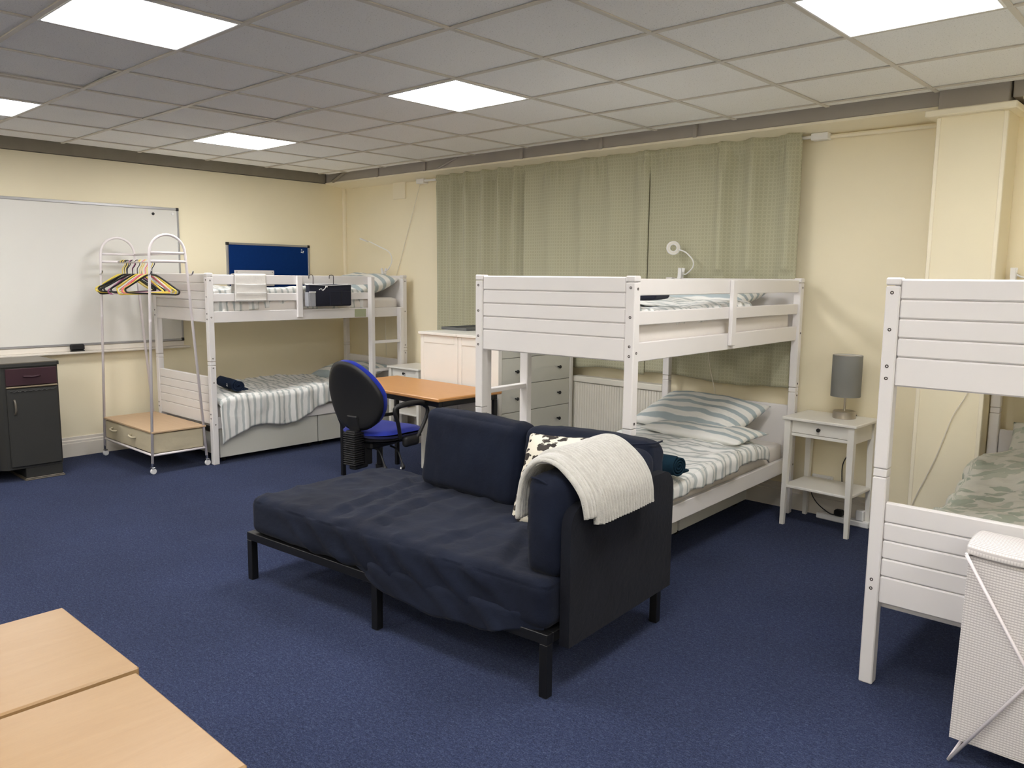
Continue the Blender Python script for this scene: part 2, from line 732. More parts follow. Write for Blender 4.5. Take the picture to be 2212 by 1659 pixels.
# steel beams that show above the walls, in the gap round the suspended ceiling
struct('trim_1', MB().box(XW - .2, XW - .005, YE, YW, 2.515, 2.85, .004), 'beam_grey', label='grey steel beam above the whiteboard wall')
bk = struct('trim_2', MB().box(XW, 5.39, .21, YW + .2, 2.520, 2.85, .004), 'beam_light', label='pale grey beam above the curtain wall')
for x in (0.35, 1.05, 2.25, 3.05, 3.85):
    obj('hanger_strap', MB().box(x, x + .030, .190, .209, 2.515, 2.80, .002), 'beam_light', bk)
obj('brace', MB().tube([(-.36, .19, 2.525), (-.10, .19, 2.62)], .018, 6), 'beam_grey', bk)
obj('brace', MB().tube([(1.25, .20, 2.525), (1.50, .20, 2.60)], .010, 6), 'beam_light', bk)
struct('trim_7', MB().box(5.745, XE, .21, YW + .2, 2.520, 2.85, .004), 'beam_light', label='pale grey beam beyond the pier')
struct('trim_8', MB().prism([(YW + .0, 2.475), (YW - .03, 2.482), (.205, 2.505), (.200, 2.519), (YW + .0, 2.519)], 5.795, XE, 'x'), 'trim_cream', label='cream ledge beyond the pier')
# cream ledge along the top of the curtain wall
struct('trim_3', MB().prism([(YW + .0, 2.475), (YW - .03, 2.482), (.205, 2.505), (.200, 2.519), (YW + .0, 2.519)], XW, 5.39, 'x'), 'trim_cream', label='cream ledge along the top of the curtain wall')
struct('trim_4', MB().box(XW, XW + .035, YW - .035, YW, 0.15, 2.50, .006), 'trim_cream', label='cream boxed conduit in the room corner')
struct('trim_5', MB().tube([(4.60, YW - .015, 2.46), (5.40, YW - .015, 2.455)], .014, 8), 'trim_cream', label='cream pipe from the curtain to the pier')
struct('trim_6', MB().box(.325, .517, YW - .018, YW, 2.318, 2.50, .004), 'trim_cream', label='small cream cover plate high on the curtain wall')
# pier
pier = struct('wall_pier', MB().box(5.400, 5.740, .17, YW, 0, 2.47, .004), 'wall_cream', label='cream boxed-in pier beside the curtain wall')
obj('corner_bead', MB().box(5.396, 5.418, .164, .19, .15, 2.45, .003), 'trim_cream', pier)
obj('corner_bead', MB().box(5.722, 5.744, .164, .19, .15, 2.45, .003), 'trim_cream', pier)
obj('ledge', MB().box(5.345, 5.79, .115, YW, 2.452, 2.488, .006), 'trim_cream', pier)
obj('upper_casing', MB().box(5.392, 5.735, .185, YW + .05, 2.489, 2.85, .004), 'beam_light', pier)
# skirting
prof = lambda d: [(0, 0), (d, 0), (d, .115), (d * .8, .118), (d * .8, .135), (d * .45, .142), (d * .4, .165), (0, .168)]
struct('baseboard_left', MB().prism([(XW + a, z) for a, z in prof(.022)], YE, YW, 'y'), 'baseboard_white', label='white skirting board under the whiteboard wall')
struct('baseboard_back', MB().prism([(YW - a, z) for a, z in prof(.022)], XW, XE, 'x'), 'baseboard_white', label='white skirting board under the curtain wall')

# ---- suspended ceiling
ceil = struct('ceiling', MB().box(XW - .2, XE + .2, YE - .2, YW + .2, 2.85, 2.95, 0), 'soffit', label='suspended ceiling of square mineral tiles in a metal grid')
G = 0.6
NI, NJ = 15, 13
xL, yT = -0.33, 0.12           # where the tiles stop short of the walls
lights = [(i, j) for i in (1, 5, 9, 13) for j in (2, 5, 8, 11)]
pier_cell = lambda x0, x1, y0, y1: x1 > 5.40 and x0 < 5.74 and y1 > .17


def tile_mesh(wx, wy):
    return mesh('ceiling_tile', MB().box(.006, wx - .006, .006, wy - .006, 0, .016, .002), 'ceiling_tile_mineral')


tm = tile_mesh(G, G)
tm_l = tile_mesh(-xL, G)
tm_t = tile_mesh(G, yT)
tm_c = tile_mesh(-xL, yT)
for i in range(-1, NI):
    for j in range(-1, NJ):
        if (i, j) in lights:
            continue
        x = i * G if i >= 0 else xL
        y = -(j + 1) * G
        me = tm if i >= 0 and j >= 0 else tm_l if j >= 0 else tm_t if i >= 0 else tm_c
        o = obj('ceiling_tile', me, None, ceil, loc=(x, y if j >= 0 else 0.0, ZC + .004 + random.uniform(0, .002)))
        if (i, j) in ((3, 5), (3, 3)):
            o.rotation_euler = (0, R(-1.6), 0)
            o.location.z += .002
bar_y = mesh('grid_bar', MB().box(-.012, .012, YE, yT, ZC - .002, ZC + .004, .001), 'grid_metal')
bar_x = mesh('grid_bar', MB().box(xL, XE, -.012, .012, ZC - .0025, ZC + .0035, .001), 'grid_metal')
for i in range(0, NI + 1):
    obj('grid_bar', bar_y, None, ceil, loc=(i * G, 0, 0))
for j in range(0, NJ + 1):
    obj('grid_bar', bar_x, None, ceil, loc=(0, -j * G, 0))
short = mesh('grid_bar', MB().box(-.010, .010, -G + .012, -.012, ZC - .0018, ZC + .004, .001), 'grid_metal')
for (i, j) in ((3, 5), (3, 3)):
    obj('grid_bar', short, None, ceil, loc=(i * G + .05, -j * G, 0))
# ---- light panels
LAB = {(5, 2): 'glowing square ceiling panel above the bunk bed standing by the desk',
       (1, 2): 'glowing square ceiling panel above the bunk bed in the corner',
       (1, 5): 'glowing square ceiling panel above the black sideboard by the whiteboard',
       (5, 5): 'glowing square ceiling panel above the open end of the navy sofa bed',
       (9, 2): 'glowing square ceiling panel above the laundry hamper and leafy bunk bed'}
fr_m = mesh('frame', MB().box(.008, .592, .008, .020, ZC - .004, ZC + .03, .002).box(.008, .592, .580, .592, ZC - .004, ZC + .03, .002)
            .box(.008, .020, .020, .580, ZC - .004, ZC + .03, .002).box(.580, .592, .020, .580, ZC - .004, ZC + .03, .002), 'white_plastic')
df_m = mesh('diffuser', MB().box(.020, .580, .020, .580, ZC - .001, ZC + .012, .001), 'light_diffuser')
for (i, j) in lights:
    t = thing('ceiling_light', LAB.get((i, j), 'glowing square ceiling panel above floor well away from every bunk bed'), 'ceiling light', (i * G, -(j + 1) * G, 0),
              group='square ceiling light panels')
    obj('frame', fr_m, None, t)
    obj('diffuser', df_m, None, t)

# ------------------------------------------------------------------ bunk beds
BW, BL, PS = 0.992, 2.07, 0.05
Z_UP = [(1.168, 1.275), (1.277, 1.3445), (1.3465, 1.415), (1.417, 1.485), (1.487, 1.560)]
Z_LO = [(.333, .439), (.441, .509), (.511, .580), (.582, .650), (.652, .728)]
post_m = {}
bolt_x = mesh('bolt', MB().lathe([(.0065, -.003), (.0065, .0015), (.0035, .0015), (.003, -.001), (0, -.001)], n=10, axis='x'), 'dark_bolt')
bolt_y = mesh('bolt', MB().lathe([(.0065, .003), (.0065, -.0015), (.0035, -.0015), (.003, .001), (0, .001)], n=10, axis='y'), 'dark_bolt')


def post_parts(bed, x, y):
    if 'lo' not in post_m:
        post_m['lo'] = mesh('post_lower', MB().box(0, PS, 0, PS, 0, .820, .004), 'white_paint')
        post_m['jn'] = mesh('post_joint', MB().box(.001, PS - .001, .001, PS - .001, .8225, .8515, .002), 'white_paint')
        post_m['up'] = mesh('post_upper', MB().box(0, PS, 0, PS, .854, 1.534, .004), 'white_paint')
        post_m['cp'] = mesh('post_cap', MB().box(-.001, PS + .001, -.001, PS + .001, 1.5365, 1.565, .005), 'white_paint')
    lo = obj('post', post_m['lo'], None, bed, loc=(x, y, 0))
    obj('joint_block', post_m['jn'], None, lo)
    obj('post', post_m['up'], None, bed, loc=(x, y, 0))
    obj('post_cap', post_m['cp'], None, bed, loc=(x, y, 0))


def side_rails(bed, side, ladder):
    """side=+1 long side at x=BW, -1 at x=0.  ladder: None | 'head' | 'foot'"""
    x0, x1 = (BW - .042, BW - .016) if side > 0 else (.016, .042)
    y0, y1 = PS, BL - PS
    obj('bed_rail', MB().box(x0, x1, y0, y1, 1.165, 1.255, .003), 'white_paint', bed)
    obj('bed_rail', MB().box(x0, x1, y0, y1, .293, .388, .003), 'white_paint', bed)
    g0, g1 = y0, y1
    if ladder == 'head':
        g1 = 1.64
    elif ladder == 'foot':
        g0 = BL - 1.64
    obj('guard_rail', MB().box(x0, x1, g0, g1, 1.474, 1.552, .003), 'white_paint', bed)
    obj('guard_rail', MB().box(x0, x1, g0, g1, 1.336, 1.400, .003), 'white_paint', bed)
    sx0, sx1 = (x1 + .001, x1 + .023) if side > 0 else (x0 - .023, x0 - .001)
    yc = (0.85 if ladder == 'head' else BL - .85 if ladder == 'foot' else 1.035)
    obj('guard_support', MB().box(sx0, sx1, yc - .027, yc + .027, 1.188, 1.549, .003), 'white_paint', bed)
    if ladder:
        ya, yb = (1.598, 1.95) if ladder == 'head' else (BL - 1.638, BL - 1.99)
        wd = .040
        lx0, lx1 = (x1 + .002, x1 + .060) if side > 0 else (x0 - .060, x0 - .002)
        lad = obj('ladder_rail', MB().box(lx0, lx1, min(ya, ya + wd), ya + wd, 0, 1.545, .003), 'white_paint', bed)
        obj('ladder_rail', MB().box(lx0, lx1, yb, yb + wd, 0, 1.250, .003), 'white_paint', bed)
        r0, r1 = sorted((ya, yb))
        for z in (.36, .645, .915):
            obj('rung', MB().box(lx0 + .008, lx1 - .008, r0 + wd, r1, z, z + .026, .003), 'white_paint', bed)


def bunk_bed(label, loc, rz, sides):
    bed = thing('bunk_bed', label, 'bunk bed', loc, rz, 'white wooden bunk beds')
    for x in (0, BW - PS):
        for y in (0, BL - PS):
            post_parts(bed, x, y)
    for zz in (Z_UP, Z_LO):
        for z0, z1 in zz:
            obj('panel_board', MB().box(PS + .001, BW - PS - .001, .004, .018, z0, z1, .0055), 'white_paint', bed)
        obj('backing_panel', MB().box(PS + .001, BW - PS - .001, .0182, .026, zz[0][0], zz[-1][1], .002), 'white_paint', bed)
    obj('head_panel', MB().box(PS + .001, BW - PS - .001, BL - .026, BL - .004, 1.168, 1.560, .004), 'white_paint', bed)
    obj('head_panel', MB().box(PS + .001, BW - PS - .001, BL - .026, BL - .004, .333, .728, .004), 'white_paint', bed)
    for s, lad in sides:
        side_rails(bed, s, lad)
    for z in (1.178, .300):
        obj('bed_base', MB().box(.045, BW - .045, .055, BL - .055, z, z + .03, .003), 'white_paint', bed)
    for x in (PS * .45, BW - PS * .45):
        for z in (1.510, 1.375, 1.240, 1.195, .42, .385):
            obj('bolt', bolt_y, None, bed, loc=(x, 0, z))
    for z in (1.505, 1.21, .878, .800, .68, .335):
        for y in (PS * .5, BL - PS * .5):
            obj('bolt', bolt_x, None, bed, loc=(BW, y, z))
    return bed


bedL = bunk_bed('white wooden bunk bed in the corner beside the clothes rack, ladder at its head end', (-.347, -1.733, 0), R(.444), [(1, 'head'), (-1, None)])
bedM = bunk_bed('white wooden bunk bed with its head against the green curtains', (3.719, -1.766, 0), R(2.257), [(1, None), (-1, 'foot')])
bedR = bunk_bed('white wooden bunk bed with leaf patterned bedding beside the laundry hamper', (5.785, -1.698, 0), R(1.102), [(-1, None), (1, 'head')])


def mattress(bed, z0, h):
    wr = lambda p, n: .004 * fbm(p.x * 5, p.y * 5, p.z * 9 + z0 * 7)
    obj('mattress', softbox(BW - .112, BL - .125, h, .035, (0, 0, .006), wr, 16), 'sheet_white', bed,
        loc=(BW / 2, BL / 2, z0 + h / 2), ang=None)


for b in (bedL, bedM, bedR):
    mattress(b, 1.211, .135)
    mattress(b, .334, .150)
# drawers on castors under two of the beds
caster_m = mesh('caster', MB().lathe([(0, -.010), (.020, -.010), (.022, 0), (.020, .010), (0, .010)], n=14, axis='y'), 'dark_rubber')


def underbed(bed_loc, rz, x0, x1, y0, y1, z0, z1, label):
    M = Matrix.Translation(bed_loc) @ Matrix.Rotation(rz, 4, 'Z')
    p = M @ Vector(((x0 + x1) / 2, (y0 + y1) / 2, 0))
    t = thing('underbed_drawer', label, 'drawer', p, rz, 'drawers under the bunk beds')
    hx, hy = (x1 - x0) / 2, (y1 - y0) / 2
    obj('front', MB().box(hx - .018, hx, -hy, hy, z0, z1, .002), 'grey_white_front', t)
    obj('box', MB().box(-hx, hx - .019, -hy + .01, -hy + .024, z0 + .01, z1 - .05, .001).box(-hx, hx - .019, hy - .024, hy - .01, z0 + .01, z1 - .05, .001)
        .box(-hx, -hx + .014, -hy + .025, hy - .025, z0 + .01, z1 - .05, .001).box(-hx + .015, hx - .02, -hy + .025, hy - .025, z0 + .01, z0 + .02, 0), 'grey_white_front', t)
    for sx in (-hx + .06, hx - .06):
        for sy in (-hy + .06, hy - .06):
            obj('caster', caster_m, None, t, loc=(sx, sy, .022))


LL, LM = Vector((-.347, -1.733, 0)), Vector((3.719, -1.766, 0))
underbed(LL, R(.444), .30, .955, .075, 1.025, .046, .288, 'grey-white drawer under the corner bunk bed, nearest the clothes rack')
underbed(LL, R(.444), .30, .955, 1.035, 1.985, .046, .288, 'grey-white drawer under the corner bunk bed, behind the blue chair')
underbed(LM, R(2.257), .05, .70, .10, 1.03, .050, .270, 'grey-white drawer under the curtain bunk bed, nearest the sofa bed')
underbed(LM, R(2.257), .05, .70, 1.055, 2.00, .050, .270, 'grey-white drawer under the curtain bunk bed, nearest the skirting board')


# ------------------------------------------------------------------ bedding
def duvet(x0, x1, y0, y1, zfun, dropL, dropR, seed, nu=90, nv=150, amp=.02, hem=.02, r=.045, uvs=1.0, foot=0.05, fold=.010):
    """quilt: flat part between x0 and x1, rolled edges of radius r, then a drop dropL/dropR(y) on either side"""
    b = MB()
    top = x1 - x0 - 2 * r
    q = math.pi / 2 * r

    def fn(u, v):
        y = y0 + (y1 - y0) * v
        dl = dropL(y) if callable(dropL) else dropL
        dr = dropR(y) if callable(dropR) else dropR
        S = dl + q + top + q + dr
        s = u * S
        base = zfun(x0 + (x1 - x0) * min(1, max(0, (s - dl - q) / top)), y)
        if s < dl:
            px, pz, nx, nz = x0, base - r - (dl - s), -1, 0
        elif s < dl + q:
            a = (s - dl) / r
            px, pz, nx, nz = x0 + r - r * math.cos(a), base - r + r * math.sin(a), -math.cos(a), math.sin(a)
        elif s < dl + q + top:
            px, pz, nx, nz = x0 + r + (s - dl - q), base, 0, 1
        elif s < dl + q + top + q:
            a = (s - dl - q - top) / r
            px, pz, nx, nz = x1 - r + r * math.sin(a), base - r + r * math.cos(a), math.sin(a), math.cos(a)
        else:
            px, pz, nx, nz = x1, base - r - (s - dl - q - top - q), 1, 0
        d = amp * fbm(px * 3.0 + seed, y * 3.6, seed * 1.3 + pz * 2)
        d += amp * .55 * (ridge(px * 3.2 + y * 1.5 + seed, y * 5.5 - px * 2, seed) - .5)
        d += amp * .30 * (ridge(px * 9 + seed, y * 12 + px * 4, 5 + seed) - .5) + amp * .22 * fbm(px * 14, y * 14, seed + 9, 2)
        side = abs(nx)
        if side > .6:
            d += fold * math.sin(y * 34 + 3 * math.sin(y * 5 + seed) + seed + pz * 6)
        e = min(1, (y - y0) / .06, (y1 - y) / .06)
        e = math.sqrt(max(0.0, 1 - (1 - max(0, e)) ** 2))
        pz += d * nz - (1 - e) * foot * (1 if nz > 0 else .4)
        px += d * nx * .9
        yy = y + (.012 * noise.noise(Vector((px * 4, seed, 1))))
        return (px, yy, pz), ((px + (pz if side > .6 else 0)) * uvs + 5, y * uvs + 5)
    b.grid(fn, nu, nv)
    return b


def put(name, b, mat, M, label, cat, group=None, thick=0.0, ang=None):
    o = obj(name, b, mat, None, ang=ang)
    o.matrix_world = M
    tag(o, label, cat, group)
    if thick:
        m = o.modifiers.new('thickness', 'SOLIDIFY')
        m.thickness = thick
        m.offset = -1.0
    return o


ML = Matrix.Translation((-.347, -1.733, 0)) @ Matrix.Rotation(R(.444), 4, 'Z')
MM = Matrix.Translation((3.719, -1.766, 0)) @ Matrix.Rotation(R(2.257), 4, 'Z')
MR = Matrix.Translation((5.785, -1.698, 0)) @ Matrix.Rotation(R(1.102), 4, 'Z')


# corner bunk, lower bed: quilt hangs over the near side down across the rail
def drop_L(y):
    base = .20 + .055 * math.sin(y * 3.1 + .6) + .03 * math.sin(y * 9 + 1)
    if y < .32:
        base += .07 * (1 - y / .32)
    return max(.10, base - max(0, y - 1.2) * .12)


put('duvet', duvet(.075, 1.022, .065, 1.62, lambda x, y: .562 + .022 * math.sin(x * 5 + y * 2.0) * .5 + .01 * math.sin(y * 7), .04, drop_L, 1.1, amp=.026),
    'duvet_stripe', ML, 'crumpled grey striped duvet hanging over the lower corner bunk, under the navy towel', 'duvet', 'striped duvets', .012)
put('pillow', pillow_mb(.70, .44, .15, 2.0), 'pillow_stripe', ML @ Matrix.Translation((.46, 1.76, .60)) @ Matrix.Rotation(R(12), 4, 'X') @ Matrix.Rotation(R(3), 4, 'Z'),
    'wide striped pillow on the lower corner bunk, behind the blue chair', 'pillow', 'striped pillows')
# corner bunk, upper bed
put('duvet', duvet(.075, .938, .07, 1.57, lambda x, y: 1.436 + .012 * math.sin(x * 6 + y * 3), .10, lambda y: .128 + .010 * math.sin(y * 7), 4.2, amp=.020, r=.05, fold=.010),
    'duvet_stripe', ML, 'grey striped duvet on the upper corner bunk, behind the navy hanging organiser', 'duvet', 'striped duvets', .012)
put('pillow', pillow_mb(.74, .48, .20, 5.0), 'pillow_stripe', ML @ Matrix.Translation((.54, 1.79, 1.462)) @ Matrix.Rotation(R(15), 4, 'X') @ Matrix.Rotation(R(-2), 4, 'Z'),
    'wide striped pillow on the upper corner bunk, beneath the clip lamp', 'pillow', 'striped pillows')
# curtain bunk, lower bed
put('duvet', duvet(.06, 1.000, .06, 1.66, lambda x, y: .540 + .02 * math.sin(y * 4 + x * 3) + .022 * max(0, math.sin((y - .9) * 3.0)) * (1 - x), .04,
                   lambda y: .052 + .012 * math.sin(y * 8), 8.4, amp=.024, fold=.006),
    'duvet_stripe', MM, 'grey striped duvet on the lower curtain bunk, beside the white bedside table', 'duvet', 'striped duvets', .012)
put('pillow', pillow_mb(.74, .50, .17, 9.0), 'pillow_stripe', MM @ Matrix.Translation((.45, 1.74, .652)) @ Matrix.Rotation(R(17), 4, 'X') @ Matrix.Rotation(R(-5), 4, 'Z'),
    'wide striped pillow leaning on the lower headboard by the white bedside table', 'pillow', 'striped pillows')
put('pillow', pillow_mb(.70, .34, .09, 19.0), 'duvet_stripe_wide', MM @ Matrix.Translation((.60, 1.50, .590)) @ Matrix.Rotation(R(3), 4, 'X') @ Matrix.Rotation(R(-6), 4, 'Z'),
    'flat folded end of striped bedding in front of the leaning pillow', 'bedding')
# curtain bunk, upper bed
put('duvet', duvet(.075, .925, .07, 1.50, lambda x, y: 1.415 + .016 * math.sin(y * 5 + x * 2), .06, .030, 12.6, amp=.022, r=.05),
    'duvet_stripe', MM, 'grey striped duvet on the upper curtain bunk, under the ring clip lamp', 'duvet', 'striped duvets', .012)
put('pillow', pillow_mb(.72, .46, .16, 13.0), 'duvet_stripe_wide', MM @ Matrix.Translation((.45, 1.72, 1.448)) @ Matrix.Rotation(R(10), 4, 'X'),
    'wide striped pillow on the upper curtain bunk', 'pillow', 'striped pillows')


# leaf bed: heaped quilt
def zR(x, y):
    h = .535 + .02 * math.sin(y * 6 + x * 4)
    h += .07 * math.exp(-((x - .45) ** 2) / .16 - ((y - .70) ** 2) / .08)
    h += .24 * math.exp(-((x - .50) ** 2) / .30 - ((y - 1.50) ** 2) / .20)
    return h


put('duvet', duvet(.07, .935, .07, 1.80, zR, .05, .05, 21.0, nu=80, nv=120, amp=.032), 'duvet_leaf', MR,
    'heaped duvet with sage green leaf pattern on the lower bunk beside the hamper', 'duvet', None, .012)
put('pillow', pillow_mb(.70, .44, .17, 23.0), 'duvet_leaf', MR @ Matrix.Translation((.50, 1.76, .66)) @ Matrix.Rotation(R(35), 4, 'X'),
    'sage green leaf patterned pillow against the headboard of the leafy bunk', 'pillow')
put('duvet', duvet(.075, .925, .07, 1.60, lambda x, y: 1.40, .06, .06, 25.0, amp=.015), 'duvet_leaf', MR,
    'flat duvet with sage green leaf pattern on the upper leafy bunk', 'duvet', None, .012)


# ---- rolled towels and blankets
def roll(length, turns, r0, pitch, n=64, th=.012):
    b = MB()
    pts = []
    for k in range(n + 1):
        a = turns * 2 * math.pi * k / n
        r = r0 + pitch * a / (2 * math.pi)
        pts.append((r * math.cos(a), r * math.sin(a)))

    def fn(u, v):
        k = min(n, int(round(u * n)))
        x, z = pts[k]
        s = 1 + .04 * math.sin(v * 9 + u * 5) * (1 if u > .5 else .3)
        return ((x * s, (v - .5) * length, z * .86 * s), (u, v))
    b.grid(fn, n, 10)
    # flat tail
    return b


def roll_thing(name, label, cat, M, length, mat, r=.055, tag_white=True):
    t = thing(name, label, cat)
    t.matrix_world = M
    o = obj('roll', roll(length, 3.2, .008, (r - .008) / 3.2), mat, t, ang=None)
    m = o.modifiers.new('thickness', 'SOLIDIFY')
    m.thickness = .011
    m.offset = 0
    core = MB().tube([(0, -length / 2 + .012, 0), (0, length / 2 - .03, 0)], r * .30, 14)
    core.xf(Matrix.Diagonal((1, 1, .86, 1)))
    obj('core', core, mat, t, ang=None)
    obj('flap', softbox(r * 1.7, length * .98, .016, .007, (0, 0, 0), lambda p, n: .002 * fbm(p.x * 20, p.y * 9), 10), mat, t,
        loc=(-r * .75, 0, -r * .62), ang=None)
    if tag_white:
        obj('care_tag', MB().box(r * .93, r * 1.0, .06, .09, -.012, .010, .001), 'white_plastic', t)
    return t


roll_thing('rolled_towel', 'rolled navy towel lying on the striped lower corner bunk', 'towel',
           Matrix.Translation((.40, -1.43, .628)) @ Matrix.Rotation(R(-99), 4, 'Z'), .40, 'navy_towel', .055)
roll_thing('rolled_blanket', 'rolled dark teal blanket on the striped duvet behind the sofa bed', 'blanket',
           MM @ Matrix.Translation((.855, .44, .612)) @ Matrix.Rotation(R(-96), 4, 'Z'), .34, 'teal_blanket', .060, False)
t = put('folded_towel', softbox(.30, .26, .05, .02, (0, 0, .008), lambda p, n: .006 * fbm(p.x * 9, p.y * 9, p.z * 9), 12), 'navy_bag',
        MM @ Matrix.Translation((.62, .62, 1.468)) @ Matrix.Rotation(R(12), 4, 'Z'), 'folded navy cloth lying on the upper curtain bunk', 'towel')
# ---- things hung on the corner bunk
org = thing('bedside_organiser', 'navy fabric organiser bag hooked over the guard rail of the corner bunk', 'organiser', (.668, -.615, 1.28), R(.444))
obj('body', softbox(.055, .455, .195, .012, (.012, 0, 0), lambda p, n: .004 * fbm(p.x * 9, p.y * 9, p.z * 9), 12), 'navy_bag', org, loc=(.03, 0, .10), ang=None)
obj('rim', MB().tube([(.003, -.228, .198), (.060, -.228, .196), (.066, 0, .188), (.060, .228, .196), (.003, .228, .198)], .0045, 6, True), 'white_plastic', org)
obj('front_pocket', MB().box(.066, .074, -.02, .21, .012, .135, .003), 'navy_bag', org)
obj('pocket_seam', MB().box(.0735, .0755, .098, .102, .012, .135, 0), 'black_plastic', org)
obj('side_pocket', MB().box(.012, .066, -.240, -.229, .004, .128, .003), 'grey_mesh', org, label='grey mesh side pocket')
obj('side_pocket', MB().box(.061, .070, -.229, -.165, .004, .128, .003), 'grey_mesh', org, label='grey mesh side pocket')
obj('pocket_trim', MB().tube([(.066, -.229, .130), (.0705, -.165, .130)], .004, 6), 'white_plastic', org)
obj('drawstring', MB().tube(smooth_path([(.078, -.135, .148), (.081, -.115, .160), (.080, -.10, .143), (.081, -.08, .158), (.080, -.065, .172)], 5), .003, 6), 'white_plastic', org)
obj('toggle', softbox(.010, .022, .012, .004), 'white_plastic', org, loc=(.082, -.060, .176))
for y in (-.155, .06):
    obj('hook', MB().tube(smooth_path([(-.048, y, .246), (-.044, y, .272), (-.020, y, .2775), (.012, y, .275), (.018, y, .25), (.016, y, .19)], 6), .0032, 6), 'black_metal', org)
pch = thing('hanging_pouch', 'creased white pocket organiser draped over the guard rail of the corner bunk', 'organiser', (.635, -1.345, 0), R(.444))


def pouch_fn(u, v):
    s = v * .46
    y = (u - .5) * .285
    w = .0035 * fbm(y * 16, s * 16, 2)
    if s < .20:
        return (-.055 - w, y, 1.36 + s), (u, v)
    if s < .26:
        return (-.055 + (s - .20) / .06 * .066, y, 1.5585 + w * .3 + .004 * math.sin((s - .2) / .06 * math.pi)), (u, v)
    return (.011 + w, y * (1 + .03 * (s - .26) / .2), 1.556 - (s - .26) * 1.12), (u, v)


po = obj('sheet', MB().grid(pouch_fn, 22, 46), 'pouch_white', pch, ang=None)
mo = po.modifiers.new('thickness', 'SOLIDIFY')
mo.thickness = .003
for z in (1.475, 1.405, 1.345):
    obj('pocket_seam', MB().tube([(.017, -.135, z), (.018, 0, z - .002), (.017, .135, z)], .0025, 6), 'white_plastic', pch)
obj('rail_label', MB().box(BW - .0165, BW - .0140, 1.446, 1.578, 1.172, 1.246, .001), 'tag_green', bedL, label='sage green care label on the rail')
obj('led_indicator', softbox(.012, .012, .012, .004), 'led_blue', bedL, loc=(.60, 1.83, 1.155), label='tiny blue indicator light under the upper bunk')
# ------------------------------------------------------------------ sofa bed
sofa = thing('sofa_bed', 'navy canvas sofa bed on a black metal frame', 'sofa bed', (3.11, -2.80, 0), R(4.5))
lg = mesh('leg', MB().box(0, .037, 0, .037, 0, .209, .002), 'black_metal')
for u in (0, .935, 1.853):
    for v in (0, .853):
        obj('leg', lg, None, sofa, loc=(u, v, 0))
for a in ((0, 1.89, 0, .037), (0, 1.89, .853, .89)):
    obj('frame_rail', MB().box(*a, .210, .250, .002), 'black_metal', sofa)
for u in (0, 1.853):
    obj('frame_rail', MB().box(u, u + .037, .038, .852, .210, .250, .002), 'black_metal', sofa)
for u in (.35, .62, .93, 1.2, 1.5):
    obj('cross_slat', MB().box(u, u + .06, .038, .852, .232, .249, .001), 'black_metal', sofa)


def seat_wr(p, n):
    x, y = p.x, p.y
    d = .006 * fbm(x * 3, y * 3, 1)
    if n.z > .5:
        # long creases running across the seat
        for (c, sl, a, y0, y1) in ((-.45, .30, .010, -.45, .42), (-.30, .27, .008, -.45, .45), (-.13, .25, .011, -.45, .45), (.10, .32, .006, -.1, .45),
                                   (.33, -.35, .008, -.45, .2), (.52, .5, .009, -.45, .1), (.68, .45, .008, -.4, .25)):
            t = x - (c - sl * y * .6 + .03 * math.sin(y * 5 + c * 9))
            f = max(0, min(1, (y - y0) / .12)) * max(0, min(1, (y1 - y) / .12))
            d += 1.5 * a * f * (math.exp(-(t / .035) ** 2) - 1.1 * math.exp(-((t - .040) / .018) ** 2))
        d += .018 * max(0, ridge(x * 3.1 + y * 2.4, y * 3.7 - x * 2.2, 2) - .5) + .010 * max(0, ridge(x * 7 - y * 3, y * 8 + x * 3, 6) - .6)
    elif n.y < -.5:
        # diagonal drag folds on the front
        d += .016 * max(0, math.sin((x + p.z * 1.5) * 27 + 2.4 * math.sin(x * 3.3) + fbm(x * 4, p.z * 4) * 2)) * max(0, min(1, (.85 - abs(x - .1)) / .4))
    return d


so = softbox(1.85, .90, .19, .045, (0, .005, .018), seat_wr, 56)
obj('seat_mattress', so, 'navy_canvas', sofa, loc=(.955, .452, .345), ang=None)


def skirt(u, v):
    x = .80 + 1.06 * u
    low = .262 - .085 * math.sin(math.pi * u) ** .8 + .008 * math.sin(u * 23)
    z = .33 + (low - .33) * v
    f = max(0, math.sin((x + z * 1.4) * 24 + 2 * math.sin(x * 3.3)))
    e = min(1, min(u, 1 - u) / .16) * min(1, v / .3)
    e = e * e * (3 - 2 * e)
    return (x, .022 - e * (.028 + .012 * f * (.3 + .7 * v) + .004 * v), z), (u, v)


sk = obj('cover_skirt', MB().grid(skirt, 90, 14), 'navy_canvas', sofa, ang=None)
sk.modifiers.new('thickness', 'SOLIDIFY').thickness = .003


def panel_poly(v0, v1, z0, z1, r):
    pts = [(v0, z0), (v1, z0)]
    for k in range(9):
        a = R(k * 90 / 8)
        pts.append((v1 - r + r * math.cos(a), z1 - r + r * math.sin(a)))
    for k in range(9):
        a = R(90 + k * 90 / 8)
        pts.append((v0 + r + r * math.cos(a), z1 - r + r * math.sin(a)))
    return pts


obj('arm_panel', MB().prism(panel_poly(.075, .885, .185, .722, .085), 1.892, 1.935, 'x'), 'navy_dark', sofa)
obj('back_panel', MB().prism(panel_poly(.62, 1.886, .185, .700, .085), .888, .928, 'y'), 'navy_dark', sofa)


def cush_wr(seed):
    return lambda p, n: .010 * fbm(p.x * 4 + seed, p.y * 4, p.z * 4) + .010 * max(0, ridge(p.x * 5 + p.z * 3 + seed, p.z * 5, p.y * 4) - .6)


